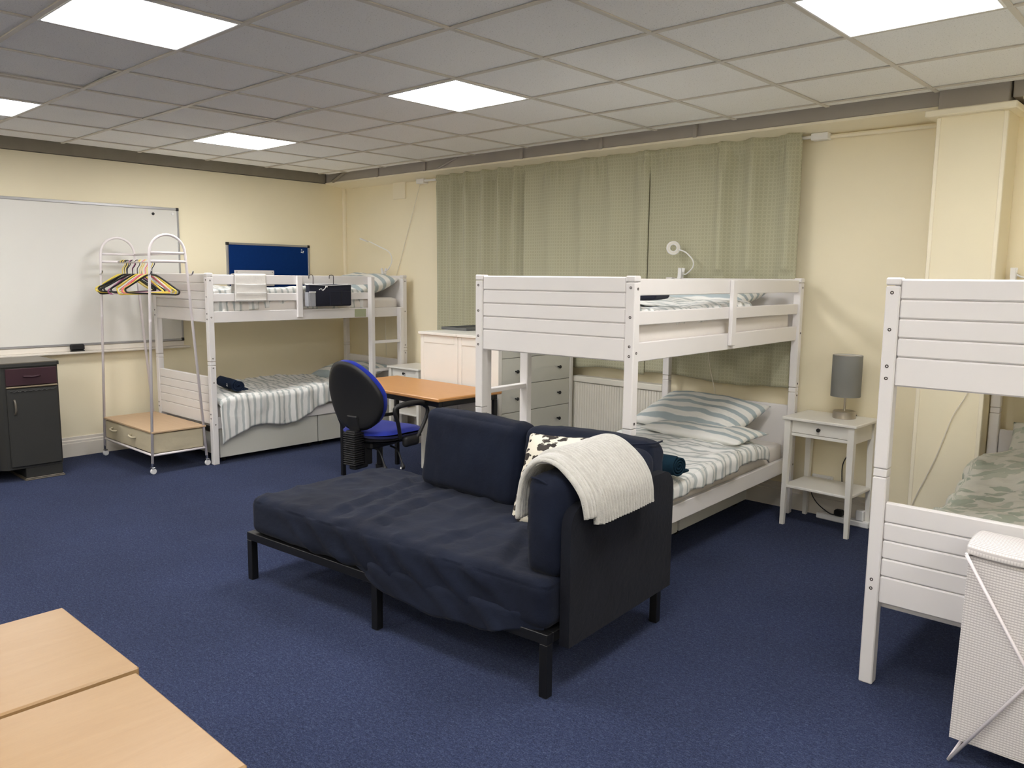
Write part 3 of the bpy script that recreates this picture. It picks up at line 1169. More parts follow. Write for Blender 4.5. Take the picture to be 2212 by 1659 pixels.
obj('back_cushion', softbox(.66, .17, .41, .05, (.01, .025, .015), cush_wr(1), 26), 'navy_canvas', sofa, loc=(.865, .800, .640), rot=(R(-7), R(1.5), R(-2)), ang=None)
obj('back_cushion', softbox(.68, .17, .40, .05, (.01, .025, .012), cush_wr(5), 26), 'navy_canvas', sofa, loc=(1.545, .812, .640), rot=(R(-5), R(-.6), R(0)), ang=None)
obj('cushion_fold', MB().tube(smooth_path([(1.80, .725, .835), (1.86, .74, .845), (1.885, .80, .842), (1.875, .88, .838)], 5), [.004] * 16, 6), 'navy_canvas', sofa, ang=None)
obj('arm_cushion', softbox(.165, .74, .385, .055, (.025, .012, .02), cush_wr(9), 26), 'navy_canvas', sofa, loc=(1.806, .435, .625), rot=(0, R(2), 0), ang=None)
obj('cushion_fold', MB().tube(smooth_path([(1.735, .10, .80), (1.765, .065, .812), (1.80, .068, .806), (1.83, .075, .79)], 5), .0045, 6), 'navy_canvas', sofa, ang=None)

# throw blanket over the arm, patterned cushion in the corner
SM = Matrix.Translation((3.11, -2.80, 0)) @ Matrix.Rotation(R(4.5), 4, 'Z')
PATH = smooth_path([(1.700, 0, .62), (1.702, 0, .72), (1.716, 0, .80), (1.765, 0, .852), (1.83, 0, .855), (1.895, 0, .812), (1.938, 0, .755), (1.950, 0, .70), (1.953, 0, .645)], 9)


def throw_layer(v0, v1, off, cut0, cut1, seed):
    def fn(u, v):
        k = cut0 + (cut1 - cut0) * v
        f = k * (len(PATH) - 1)
        i = min(len(PATH) - 2, int(f))
        p = PATH[i].lerp(PATH[i + 1], f - i)
        t = (PATH[i + 1] - PATH[i]).normalized()
        n = Vector((-t.z, 0, t.x))
        vv = v0 + (v1 - v0) * u + .05 * (v - .5) * (1 if seed < 2 else .6)
        o = off + .0060 * math.sin(u * (v1 - v0) * 310 + fbm(u * 3, v * 3, seed) * 2) + .010 * fbm(u * 3 + seed, v * 3) + .012
        e = min(u, 1 - u) / .05
        o *= min(1, .35 + .65 * math.sqrt(max(0, min(1, e))))
        p = p + n * o
        return (p.x, vv, p.z), (u, v)
    return MB().grid(fn, 110, 60)


thr = thing('throw_blanket', 'folded ribbed pale grey fleece throw draped over the sofa bed arm', 'blanket')
thr.matrix_world = SM
for (a, sd) in (((.10, .54, .004, .02, .93), 0), ((.16, .60, .030, 0.14, 1.0), 3)):
    o = obj('fleece_layer', throw_layer(*a, sd), 'fleece_ribbed', thr, ang=None)
    m = o.modifiers.new('thickness', 'SOLIDIFY')
    m.thickness = .020
    m.offset = -1 if sd else 0
put('scatter_cushion', pillow_mb(.42, .42, .13, 31), 'cushion_leaf', SM @ Matrix.Translation((1.49, .615, .640)) @ Matrix.Rotation(R(-8), 4, 'Z') @ Matrix.Rotation(R(66), 4, 'X') @ Matrix.Rotation(R(6), 4, 'Z'),
    'cream scatter cushion with black leaf print in the sofa bed corner', 'cushion')

# ------------------------------------------------------------------ desk
desk = thing('desk', 'oak-topped desk with black steel legs behind the sofa bed', 'desk', (2.235, -.915, 0), R(-1.2))
obj('desk_top', MB().box(-.61, .61, -.31, .30, .715, .740, .006), 'wood_desk', desk)
for x in (-.585, .585 - .030):
    for y in (-.285, .245):
        obj('leg', MB().box(x, x + .030, y, y + .030, 0, .676, .002), 'black_metal', desk)
for y in (-.285, .245):
    obj('apron_rail', MB().box(-.585, .585, y, y + .030, .677, .714, .002), 'black_metal', desk)
for x in (-.585, .555):
    obj('apron_rail', MB().box(x, x + .030, -.254, .244, .677, .714, .002), 'black_metal', desk)
obj('stretcher', MB().box(-.582, -.558, -.254, .244, .42, .445, .002), 'black_metal', desk)

# ------------------------------------------------------------------ office chair
ch = thing('office_chair', 'blue and black swivel office chair pulled up to the desk', 'office chair', (2.43, -1.415, 0), R(9))
bm_ = MB()
for k in range(5):
    a = R(20 + 72 * k)
    d = Vector((math.cos(a), math.sin(a), 0))
    bm_.tube([(d * .02) + Vector((0, 0, .115)), (d * .17) + Vector((0, 0, .105)), (d * .29) + Vector((0, 0, .075))], [.030, .024, .016], 8)
obj('star_base', bm_, 'black_plastic', ch, ang=None)
for k in range(5):
    a = R(20 + 72 * k)
    obj('caster', MB().lathe([(0, -.020), (.024, -.020), (.0275, -.012), (.0275, .012), (.024, .020), (0, .020)], n=16, axis='x'), 'black_plastic', ch,
        loc=(.29 * math.cos(a), .29 * math.sin(a), .0275), rot=(0, 0, a + .7))
obj('gas_column', MB().lathe([(.030, .09), (.030, .26), (.022, .262), (.022, .40)], n=18), 'black_metal', ch)
obj('mechanism', MB().box(-.075, .075, -.16, .10, .395, .445, .012), 'black_plastic', ch)


def seat_shape(z0, z1, w, d, crown, n=36):
    b = MB()
    for s in (0, 1):
        def fn(u, v):
            a = 2 * math.pi * u
            r = v
            c, sn = math.cos(a), math.sin(a)
            k = (abs(c) ** 3.2 + abs(sn) ** 3.2) ** (-1 / 3.2)
            x = w / 2 * k * c * r * (1 + .05 * sn)
            y = d / 2 * k * sn * r
            edge = math.sqrt(max(0, 1 - r ** 6))
            zz = (z0 + z1) / 2 + (1 if s else -1) * (z1 - z0) / 2 * edge
            if s:
                zz += crown * (1 - r * r) - .020 * max(0, sn * r) ** 3 + .012 * abs(c * r) ** 2
            return (x, y, zz), (x + 2, y + 2)
        b.grid(fn, n, 12, True)
    b.weld = True
    return b


obj('seat', seat_shape(.440, .505, .49, .47, .006), 'seat_blue', ch, ang=None, loc=(0, .03, .025))
obj('seat_pan', seat_shape(.415, .450, .475, .455, 0), 'black_plastic', ch, ang=None, loc=(0, .03, .025))


def back_outline(a):
    c, s = math.cos(a), math.sin(a)
    k = (abs(c) ** 2.5 + abs(s) ** 2.5) ** (-1 / 2.5)
    z = .242 * k * s
    w = .245 * (1 - .36 * max(0, z / .242) ** 1.2 - .06 * max(0, -z / .242) ** 3)
    return w * k * c, z


def back_shell(y_in, y_out, curve, shrink=1.0):
    b = MB()
    for s in (0, 1):
        def fn(u, v):
            a = 2 * math.pi * u
            X, Z = back_outline(a)
            r = v
            x, z = X * r * shrink, Z * r * shrink
            cv = curve * (x / .21) ** 2 - .02 * (z / .24) ** 2
            e = math.sqrt(max(0, 1 - r ** 8))
            y = ((y_in + y_out) / 2 + (y_in - y_out) / 2 * e) if s else ((y_in + y_out) / 2 - (y_in - y_out) / 2 * e)
            return (x, y + cv, z), (x + 2, z + 2)
        b.grid(fn, 44, 10, True)
    b.weld = True
    return b


obj('back_shell', back_shell(.004, -.026, .03), 'black_plastic', ch, loc=(0, -.255, .775), rot=(R(13), 0, 0), ang=None)
obj('back_pad', back_shell(.058, .002, .03, .985), 'seat_blue', ch, loc=(0, -.255, .775), rot=(R(13), 0, 0), ang=None)
obj('bracket_cover', MB().box(-.048, .048, -.045, -.020, -.24, -.135, .006), 'black_plastic', ch, loc=(0, -.255, .775), rot=(R(13), 0, 0))
bl = obj('bellows_core', MB().box(-.042, .042, -.285, -.215, .300, .535, .006), 'black_plastic', ch)
rib_m = mesh('bellows_rib', MB().box(-.052, .052, -.297, -.203, 0, .0085, .003), 'black_plastic')
for k in range(15):
    obj('bellows_rib', rib_m, None, ch, loc=(0, 0, .305 + .0148 * k))
obj('back_arm', MB().box(-.030, .030, -.27, -.14, .270, .300, .008).box(-.03, .03, -.17, -.10, .285, .405, .006), 'black_plastic', ch)
for s in (-1, 1):
    x = .275 * s
    loop = smooth_path([(x * .94, -.075, .450), (x, -.115, .560), (x, -.150, .655), (x, -.10, .680), (x, .02, .685), (x, .13, .672), (x, .185, .625), (x, .165, .56), (x, .095, .465), (x * .95, .06, .425)], 6)
    rad = [.013 + .006 * (1 if 16 < i < 34 else 0) for i in range(len(loop))]
    arm = obj('armrest', MB().tube(loop, rad, 8), 'black_plastic', ch, ang=None, loc=(0, 0, .025))
    obj('arm_bracket', softbox(.045, .15, .07, .025), 'black_plastic', ch, loc=(x * .93, .03, .450), ang=None)
for (x, y, rz) in ((.10, -.13, 20), (.16, -.02, 8)):
    p = [(x - .06, y + .02, .400), (x + .02, y, .385), (x + .085, y - .03, .315), (x + .11, y - .045, .275)]
    lv = obj('lever', MB().tube(smooth_path(p, 4), [.007] * 9 + [.011, .016, .018, .012], 8), 'black_plastic', ch, ang=None)
    obj('lever_symbol', MB().box(-.006, .006, -.0015, 0, -.006, -.001, 0).box(-.006, -.002, -.0015, 0, -.001, .007, 0).box(.001, .006, -.0015, 0, .003, .007, 0), 'white_plastic', lv,
        loc=(x + .107, y - .062, .283), rot=(R(-25), 0, 0))


# ------------------------------------------------------------------ chests of drawers
def chest(label, loc, rz):
    t = thing('chest_of_drawers', label, 'chest of drawers', loc, rz, 'chests of drawers back to back')
    W, D, H = .88, .43, 1.12
    hw = W / 2
    obj('chest_top', MB().box(-hw - .015, hw + .015, 0 - .012, D, H - .022, H, .003), 'white_lacquer', t)
    for s in (-1, 1):
        x0, x1 = (s * hw, s * (hw - .018))
        a, b = min(x0, x1), max(x0, x1)
        side = obj('side_panel', MB().box(a + .006, b - .004, .03, D - .03, .13, H - .023, .001), 'white_lacquer', t)
        for y in (0, D - .040):
            obj('corner_post', MB().box(min(s * hw, s * (hw - .04)), max(s * hw, s * (hw - .04)), y, y + .040, 0, H - .023, .003), 'white_lacquer', t)
        obj('side_rail', MB().box(a, b, .041, D - .041, H - .085, H - .023, .002), 'white_lacquer', t)
        obj('side_rail', MB().box(a, b, .041, D - .041, .115, .165, .002), 'white_lacquer', t)
    obj('back_board', MB().box(-hw + .04, hw - .04, D - .012, D - .006, .13, H - .023, 0), 'white_lacquer', t)
    zs = [.130, .338, .545, .752, .957, 1.095]
    for k in range(5):
        z0, z1 = zs[k] + .002, zs[k + 1] - .002
        dr = obj('drawer', MB().box(-hw + .043, hw - .043, .003, .022, z0, z1, .002).box(-hw + .06, hw - .06, .023, D - .03, z0 + .02, z0 + .03, 0), 'grey_white_front', t)
        for x in (-.25, .25):
            obj('knob', MB().lathe([(.006, .003), (.006, -.012), (.013, -.018), (.014, -.024), (.010, -.029), (0, -.030)], (x, 0, (z0 + z1) / 2), 14, 'y'), 'black_metal', dr)
    obj('carcass', MB().box(-hw + .041, hw - .041, .03, .036, .13, 1.09, 0), 'soffit', t)
    return t


chest('tall white chest of drawers facing the radiator', (2.775, -.150, 0), R(90))
chest('tall white chest of drawers facing the corner bunk bed', (1.910, -.150, 0), R(-90))
tr = thing('tray', 'dark grey tray edge lying on top of the white chests', 'tray', (1.99, -.10, 1.12))
obj('tray_base', MB().box(-.15, .15, -.2, .2, .000, .006, .002), 'grey_tray', tr)
for a in ((-.15, .15, -.2, -.194), (-.15, .15, .194, .2), (-.15, -.144, -.193, .193), (.144, .15, -.193, .193)):
    obj('tray_rim', MB().box(*a, .0065, .022, .001), 'grey_tray', tr)


# ------------------------------------------------------------------ bedside tables
def bedside(label, loc, rz):
    t = thing('bedside_table', label, 'bedside table', loc, rz, 'white bedside tables')
    w, d, H = .47, .375, .70
    obj('table_top', MB().box(-w / 2, w / 2, -d / 2, d / 2, H - .019, H, .004), 'white_lacquer', t)
    for sx in (-1, 1):
        for sy in (-1, 1):
            b = MB()
            X, Y = sx * (w / 2 - .035), sy * (d / 2 - .032)
            A, B_ = .019, .0125
            vs = []
            for z, h in ((0, B_), (.50, A), (H - .020, A)):
                cx, cy = X + sx * (A - h), Y + sy * (A - h)
                vs += [(cx - h, cy - h, z), (cx + h, cy - h, z), (cx + h, cy + h, z), (cx - h, cy + h, z)]
            fs = [(3, 2, 1, 0), (8, 9, 10, 11)]
            for k in (0, 4):
                for i in range(4):
                    j = (i + 1) % 4
                    fs.append((k + i, k + j, k + 4 + j, k + 4 + i))
            b.add(vs, fs)
            obj('leg', b, 'white_lacquer', t)
    fx, fy = w / 2 - .055, d / 2 - .052
    for sx in (-1, 1):
        obj('side_apron', MB().box(min(sx * (fx + .008), sx * (fx + .026)), max(sx * (fx + .008), sx * (fx + .026)), -fy, fy, .575, H - .020, .002), 'white_lacquer', t)
    obj('back_apron', MB().box(-fx, fx, fy + .008, fy + .024, .575, H - .020, .002), 'white_lacquer', t)
    dr = obj('drawer', MB().box(-fx + .002, fx - .002, -fy - .020, -fy - .004, .602, H - .023, .002), 'white_lacquer', t)
    obj('knob', MB().lathe([(.006, -fy - .020), (.006, -fy - .032), (.012, -fy - .038), (.012, -fy - .044), (0, -fy - .048)], (0, 0, .640), 14, 'y'), 'black_metal', dr)
    obj('lower_rail', MB().box(-fx, fx, -fy - .018, -fy - .002, .580, .599, .002), 'white_lacquer', t)
    obj('shelf', MB().box(-w / 2 + .020, w / 2 - .020, -d / 2 + .018, d / 2 - .018, .245, .262, .003), 'white_lacquer', t)
    return t


bedside('white bedside table with a grey lamp between two bunk beds', (4.905, .205, 0), R(-2.5))
bedside('white bedside table half hidden beside the corner bunk bed', (.93, .215, 0), R(0))
lamp = thing('table_lamp', 'grey drum shade lamp with brushed steel base on the bedside table', 'lamp', (4.968, .250, .70))
obj('base', MB().lathe([(.0, 0), (.066, 0), (.068, .003), (.068, .042), (.064, .046), (0, .046)], n=36), 'steel', lamp)
obj('stem', MB().lathe([(.007, .046), (.007, .20)], n=12), 'steel', lamp)
sh = obj('shade', MB().lathe([(.088, .138), (.088, .395), (.0865, .395), (.0865, .138), (.088, .138)], n=40), 'lamp_grey', lamp, ang=40)
obj('shade_liner', MB().lathe([(.0862, .140), (.0862, .393), (.0855, .393), (.0855, .140), (.0862, .140)], n=40), 'lamp_inner', sh, ang=40)
obj('bulb', MB().lathe([(.012, .20), (.014, .23), (.028, .27), (.026, .30), (.014, .318), (0, .322)], n=16), 'lamp_inner', lamp, ang=None)
obj('shade_ring', MB().tube([(.086 * math.cos(a * .5), .086 * math.sin(a * .5), .385) for a in range(13)], .002, 5).tube([(-.086, 0, .36), (.086, 0, .36)], .0015, 5), 'steel', lamp)
obj('lamp_cord', MB().tube([(x - 4.968, y - .250, z - .70) for x, y, z in smooth_path([(4.985, .330, .703), (4.988, .400, .702), (4.988, .409, .66), (4.99, .405, .52), (4.955, .400, .44), (4.925, .400, .36), (4.93, .398, .23)], 6)], .0035, 6), 'black_plastic', lamp, label='thin black cord')
tag(obj('plug_cord', MB().tube(smooth_path([(4.79, .36, .235), (4.775, .345, .19), (4.765, .32, .165), (4.82, .29, .11), (4.90, .28, .066), (4.935, .285, .060)], 6), .0035, 6), 'black_plastic'),
    'black cord dropping to the plug below the bedside table shelf', 'cord')
ps = thing('power_strip', 'white power strip on the carpet below the bedside table', 'power strip', (4.97, .345, 0), R(-3))
obj('strip_body', MB().box(-.17, .17, -.028, .028, .002, .040, .006), 'white_plastic', ps)
obj('plug', MB().box(-.055, .0, -.026, .022, .041, .082, .008), 'black_plastic', ps, label='black plug')
obj('charger', MB().box(.085, .135, -.024, .020, .041, .110, .006), 'white_plastic', ps, label='white charger plug')
tag(obj('extension_cord', MB().tube(smooth_path([(5.15, .335, .016), (5.20, .25, .005), (5.255, .23, .005), (5.29, .30, .005), (5.33, .36, .006), (5.34, .400, .03), (5.30, .408, .16)], 6), .0045, 6), 'cord_white'),
    'white extension cord looping on the carpet beside the bedside table', 'cord')
tag(obj('wall_socket', MB().box(4.72, 4.86, YW - .022, YW, .19, .27, .006).box(4.735, 4.785, YW - .028, YW - .021, .20, .26, .003).box(4.795, 4.845, YW - .028, YW - .021, .20, .26, .003), 'white_plastic'),
    'white double wall socket behind the bedside table', 'socket')

# ------------------------------------------------------------------ curtains, rod, radiator
rod = thing('curtain_rod', 'white curtain rod along the top of the green curtains', 'curtain rod', (0, .385, 2.462))
obj('rod', MB().tube([(.86, 0, 0), (4.64, 0, 0)], .011, 10), 'white_plastic', rod)
for x in (.74, 4.60):
    obj('bracket', MB().box(x, x + .11, -.012, .054, -.022, .022, .004), 'white_plastic', rod)


def curtain(x0, x1, zb, seed, gather, freq):
    Wd = x1 - x0
    b = MB()

    def fn(u, v):
        z = zb(u) + (2.505 - zb(u)) * v
        # fold depth: soft in the middle, gathered where the photo shows pleats
        g = gather(u)
        ph = u * Wd * freq + seed + .8 * math.sin(u * 6 + seed) + .25 * fbm(u * 4, v * 2, seed)
        d = g * (.6 + .4 * v) * math.sin(ph) + .008 * fbm(u * 5 + seed, v * 1.2, 2)
        d += .013 * math.sin(u * Wd * 62 + seed + 2.2 * math.sin(u * 17 + seed)) * max(0, min(1, (v - .86) / .07)) * (.4 + .6 * math.sin(u * 9 + seed) ** 2)
        x = x0 + Wd * u + .006 * math.cos(ph) * g / .03 - .018 * (1 - v) * (u - .5) * 0
        pocket = math.exp(-((z - 2.462) / .018) ** 2) * .018 - math.exp(-((z - 2.425) / .008) ** 2) * .007
        y = .350 - d * (1 if z < 2.40 else max(.6, (2.505 - z) / .105)) - pocket
        y = min(y, .369) if z > 2.40 else min(y, .418)
        if x > 3.66 and z < 1.60:
            y = max(y, .348)
        return (x, y, z + .006 * math.sin(u * 40 + seed) * (v > .985)), (u * Wd * 1.15, z)
    b.grid(fn, 220, 70)
    return b


CUR = [(1.075, 2.180, lambda u: .855 + .01 * math.sin(u * 9), 0.3, lambda u: .030 + .014 * max(0, math.sin(u * 3.0)) + .008 * max(0, min(1, (u - .55) / .15)),
        'sage green patterned curtain panel nearest the room corner'),
       (2.176, 3.424, lambda u: .84 + .012 * math.sin(u * 11), 2.1, lambda u: .018 + .012 * math.sin(u * 5) ** 2, 'sage green patterned curtain panel hanging between the other two, above the radiator'),
       (3.417, 4.57, lambda u: .845 + .012 * math.sin(u * 8) - .02 * u, 4.0, lambda u: .010 + .036 * max(0, min(1, (u - .38) / .2)),
        'sage green patterned curtain panel ending near the bedside lamp')]
for x0, x1, zb, sd, g, lab in CUR:
    o = obj('curtain', curtain(x0, x1, zb, sd, g, 33 if sd < 1 else 20 if sd < 3 else 27), 'curtain_sage', None, ang=None)
    tag(o, lab, 'curtain', 'sage green curtains')
    m = o.modifiers.new('thickness', 'SOLIDIFY')
    m.thickness = .003
    m.offset = 0

rad = thing('radiator', 'white ribbed panel radiator below the green curtains', 'radiator', (2.75, .325, 0))
rb = MB()
n = 34
poly = []
for k in range(n):
    x = .012 + k * (.826 / n)
    p = .826 / n
    poly += [(x, 0), (x + p * .35, 0), (x + p * .5, .007), (x + p * .85, .007)]
poly2 = poly + [(.838, 0), (.838, .05), (.012, .05)]
rb.prism([(a, b_) for a, b_ in poly2], .17, .712, 'z')
obj('ribbed_panel', rb, 'radiator_white', rad)
obj('top_grille', MB().box(0, .85, -.010, .075, .716, .765, .006), 'radiator_white', rad)
obj('bottom_channel', MB().box(.004, .846, -.003, .055, .145, .169, .004), 'radiator_white', rad)
for x in (0, .84):
    obj('side_cover', MB().box(x - .0, x + .010, -.004, .070, .170, .715, .002), 'radiator_white', rad)
for x in (.15, .67):
    obj('wall_bracket', MB().box(x, x + .03, .051, .10, .25, .65, .002), 'radiator_white', rad)
for x in (.03, .82):
    obj('pipe', MB().tube([(x, .03, .146), (x, .03, 0)], .008, 8), 'radiator_white', rad)

# ------------------------------------------------------------------ clothes rack with hangers
rack = thing('clothes_rack', 'white metal clothes rack with wooden shelf and canvas drawer', 'clothes rack', (0, 0, 0))
RX = (-.345, .598)
for x in RX:
    pts = [(x, -2.205, .085), (x, -2.152, 1.715)] + arc((-2.012, 1.715), .138, 180, 0, 14, 'yz', x)[1:-1] + [(x, -1.872, 1.70), (x, -1.765, .085)]
    fr = obj('side_frame', MB().tube(pts, .0105, 10), 'white_tube', rack, ang=None)
    for z in (1.715, 1.650):
        obj('crossbar', MB().tube([(x, -2.150, z), (x, -1.873 + (1.70 - z) * .06, z)], .009 if z > 1.7 else .011, 8), 'white_tube', rack, ang=None)
    for (y, z) in ((-2.168, 1.20), (-1.837, 1.20)):
        obj('tube_collar', MB().tube([(x, y, z - .008), (x, y, z + .008)], .0118, 10), 'white_tube', fr)
    obj('bottom_bar', MB().tube([(x, -2.200, .150), (x, -1.770, .150)], .009, 8), 'white_tube', rack, ang=None)
    for y in (-2.207, -1.764):
        cs = obj('caster', MB().tube([(x, y, .052), (x, y, .09)], .010, 10).box(x - .016, x + .016, y - .010, y + .018, .044, .056, .003), 'chrome', rack)
        obj('wheel', MB().lathe([(0, -.011), (.020, -.011), (.0235, -.006), (.0235, .006), (.020, .011), (0, .011)], (x, y + .006, .0235), 16, 'x'), 'white_plastic', cs)
    for y in (-2.165, -1.84):
        obj('side_hook', MB().tube(smooth_path([(x, y, 1.545), (x + .03, y, 1.55), (x + .05, y, 1.565), (x + .055, y, 1.58)], 4), .006, 6), 'chrome', rack, ang=None)
obj('top_bar', MB().tube([(RX[0], -1.873, 1.715), (RX[1], -1.873, 1.715)], .009, 8), 'white_tube', rack, ang=None)
obj('hanging_rod', MB().tube([(RX[0], -2.012, 1.650), (RX[1], -2.012, 1.650)], .011, 10), 'white_tube', rack, ang=None)
for y in (-2.200, -1.772):
    obj('bottom_bar', MB().tube([(RX[0], y, .150), (RX[1], y, .150)], .009, 8), 'white_tube', rack, ang=None)
obj('shelf_board', MB().box(RX[0] + .002, RX[1] + .012, -2.205, -1.765, .322, .336, .002), 'wood_shelf', rack)
cb = obj('canvas_drawer', softbox(.93, .415, .158, .012, (.004, .004, 0), lambda p, n: .007 * fbm(p.x * 7, p.y * 7, p.z * 9) * (abs(n.z) < .5), 30), 'canvas', rack, loc=((RX[0] + RX[1]) / 2, -1.986, .236), ang=None)
for y in (-2.06 + .0, -1.90):
    pass
for x in (-.13, .25):
    obj('pull_strap', MB().tube(smooth_path([(x - .045, -2.199, .262), (x - .03, -2.225, .258), (x + .03, -2.225, .252), (x + .045, -2.199, .250)], 5), .009, 6), 'canvas', rack, ang=None)


def hanger_mesh(mat, w, tr=.0042):
    h = w / 2
    b = MB()
    hook = [(0, 0, -.105), (0, 0, -.055), (0, .012, -.035), (0, .022, -.014)] + [(0, .0165 * math.cos(R(a)), .0165 * math.sin(R(a))) for a in (0, 30, 60, 90, 120, 150, 180)]
    b.tube(smooth_path(hook, 3), .0034, 6)
    loop = smooth_path([(0, 0, -.100), (0, .05, -.112), (0, h * .8, -.195), (0, h * .98, -.222), (0, h * .95, -.246), (0, h * .85, -.252)], 4)
    l2 = [Vector((0, -p.y, p.z)) for p in reversed(loop)]
    b.tube(loop + l2[:-1], tr, 6, True)
    return mesh('coat_hanger', b, mat, None)


HM = {k: hanger_mesh('hanger_' + k, w_, t_) for k, w_, t_ in (('black', .44, .0072), ('yellow', .42, .0066), ('pink', .38, .0085), ('mauve', .40, .0070), ('white', .40, .005))}
HL = {'black': 'black plastic coat hanger on the white clothes rack', 'yellow': 'yellow plastic coat hanger on the white clothes rack',
      'pink': 'pink plastic coat hanger on the white clothes rack', 'mauve': 'mauve plastic coat hanger on the white clothes rack',
      'white': 'white plastic coat hanger on the white clothes rack'}
seq = [(-.26, 'yellow', -34), (-.235, 'black', -30), (-.21, 'yellow', -28), (-.185, 'black', -34), (-.155, 'black', -26), (-.075, 'mauve', -30), (-.05, 'black', -38), (-.02, 'white', -36),
       (.035, 'black', -46), (.09, 'yellow', -50), (.115, 'yellow', -44), (.14, 'white', -48), (.185, 'pink', -50), (.21, 'yellow', -46), (.24, 'white', -52), (.28, 'yellow', -49), (.315, 'black', -47)]
for x, k, a in seq:
    o = obj('coat_hanger', HM[k], None, None, loc=(x, -2.012, 1.6475), rot=(R(random.uniform(-4, 4)), 0, R(a + random.uniform(-7, 7))))
    lab = HL[k]
    if x == seq[0][0]:
        lab = 'yellow plastic coat hanger at the whiteboard end of the clothes rack rod'
    elif x == seq[-1][0]:
        lab = 'black plastic coat hanger at the sofa bed end of the clothes rack rod'
    tag(o, lab, 'coat hanger', 'coat hangers on the clothes rack')

# ------------------------------------------------------------------ whiteboard and noticeboard
wb = thing('whiteboard', 'large white dry-wipe board with aluminium frame on the cream wall', 'whiteboard', (XW, 0, 0))
Y0, Y1, Z0, Z1 = -3.83, -1.40, .945, 2.148
obj('board_face', MB().box(.002, .014, Y0 + .008, Y1 - .008, Z0 + .008, Z1 - .008, .001), 'whiteboard', wb)
for a in ((Y0, Y1, Z1 - .022, Z1), (Y0, Y1, Z0, Z0 + .018)):
    obj('frame_bar', MB().box(.0, .022, *a, .002), 'aluminium', wb)
for y in (Y0, Y1 - .016):
    obj('frame_bar', MB().box(.0, .0215, y, y + .016, Z0 + .019, Z1 - .023, .002), 'aluminium', wb)
for z in (Z1 - .026, Z0 - .003):
    for y in (Y0 - .002, Y1 - .024):
        obj('corner_cap', MB().box(.0, .0245, y, y + .026, z, z + .028, .003), 'black_plastic', wb)
obj('magnet', MB().lathe([(0, .026), (.010, .026), (.012, .022), (.012, .0145)], (0, -1.63, 2.085), 14, 'x'), 'black_plastic', wb)
obj('magnet', MB().lathe([(0, .022), (.012, .022), (.013, .0145)], (0, -1.455, 2.095), 14, 'x'), 'white_plastic', wb)
tray = thing('pen_tray', 'white wooden pen ledge under the whiteboard', 'shelf', (XW, 0, 0))
obj('ledge_board', MB().box(0, .075, -3.95, -1.365, .880, .898, .004), 'baseboard_white', tray)
obj('back_strip', MB().box(0, .018, -3.95, -1.40, .899, .941, .002), 'baseboard_white', tray)
er = thing('board_eraser', 'black board eraser standing on the pen ledge', 'eraser', (XW + .047, -2.335, .8985))
obj('grip', MB().box(-.022, .018, -.055, .055, .010, .062, .010), 'black_plastic', er)
obj('felt_pad', MB().box(-.020, .016, -.053, .053, 0, .0095, .002), 'charcoal', er)

nb = thing('noticeboard', 'blue felt noticeboard with aluminium frame above the corner bunk', 'noticeboard', (XW, 0, 0))
N0, N1, M0, M1 = -.945, -.022, 1.26, 1.862
obj('felt', MB().box(.002, .013, N0 + .01, N1 - .01, M0 + .01, M1 - .01, .001), 'felt_blue', nb)
for a in ((N0, N1, M1 - .020, M1), (N0, N1, M0, M0 + .020), (N0, N0 + .020, M0 + .021, M1 - .021), (N1 - .020, N1, M0 + .021, M1 - .021)):
    obj('frame_bar', MB().box(0, .020, *a, .002), 'aluminium', nb)
for z in (M1 - .026, M0 - .002):
    for y in (N0 - .002, N1 - .026):
        obj('corner_cap', MB().box(0, .023, y, y + .028, z, z + .028, .003), 'black_plastic', nb)
for (y, z) in ((-.115, 1.815), (-.095, 1.800), (-.118, 1.792), (-.100, 1.788)):
    obj('drawing_pin', MB().lathe([(0, .020), (.0055, .019), (.006, .0135)], (0, y, z), 10, 'x'), 'white_plastic', nb)
pl = thing('white_plank', 'white plank with screw holes standing against the blue noticeboard', 'board', (XW + .055, -.68, 0))
obj('plank', MB().box(-.009, .009, -.212, .212, 1.445, 1.598, .003), 'white_paint', pl)
for y in (-.19, .19):
    obj('screw', MB().lathe([(0, .0105), (.004, .0105), (.005, .0085)], (0, y, 1.580), 8, 'x'), 'dark_bolt', pl)

# ------------------------------------------------------------------ sideboard
sb = thing('sideboard', 'old charcoal painted sideboard with maroon drawer under the whiteboard', 'sideboard', (0, 0, 0))
X0, X1 = -.36, .125
YR, YLft = -2.680, -4.16
cp = MB()
pr_ = [(X0, YLft + .02), (X1 - .02, YLft + .02), (X1, YLft + .05), (X1, YLft + .40), (X1 - .035, YLft + .44), (X1 - .035, YR - .42), (X1, YR - .385), (X1, YR - .025), (X1 - .012, YR - .004), (X0, YR)]
obj('cabinet_body', MB().prism(pr_, .095, .862, 'z'), 'charcoal', sb)
tp = [(X0 - .0, YLft), (X1 + .002, YLft), (X1 + .012, YLft + .02), (X1 + .012, YLft + .42), (X1 - .022, YLft + .45), (X1 - .022, YR - .43), (X1 + .012, YR - .40), (X1 + .012, YR - .018), (X1 - .004, YR + .006), (X0, YR + .006)]
obj('top_edge', MB().prism(tp, .863, .886, 'z'), 'charcoal', sb)
obj('top_board', MB().prism([(x * .985 - .002, y) for x, y in tp], .8865, .893, 'z'), 'charcoal_top', sb)


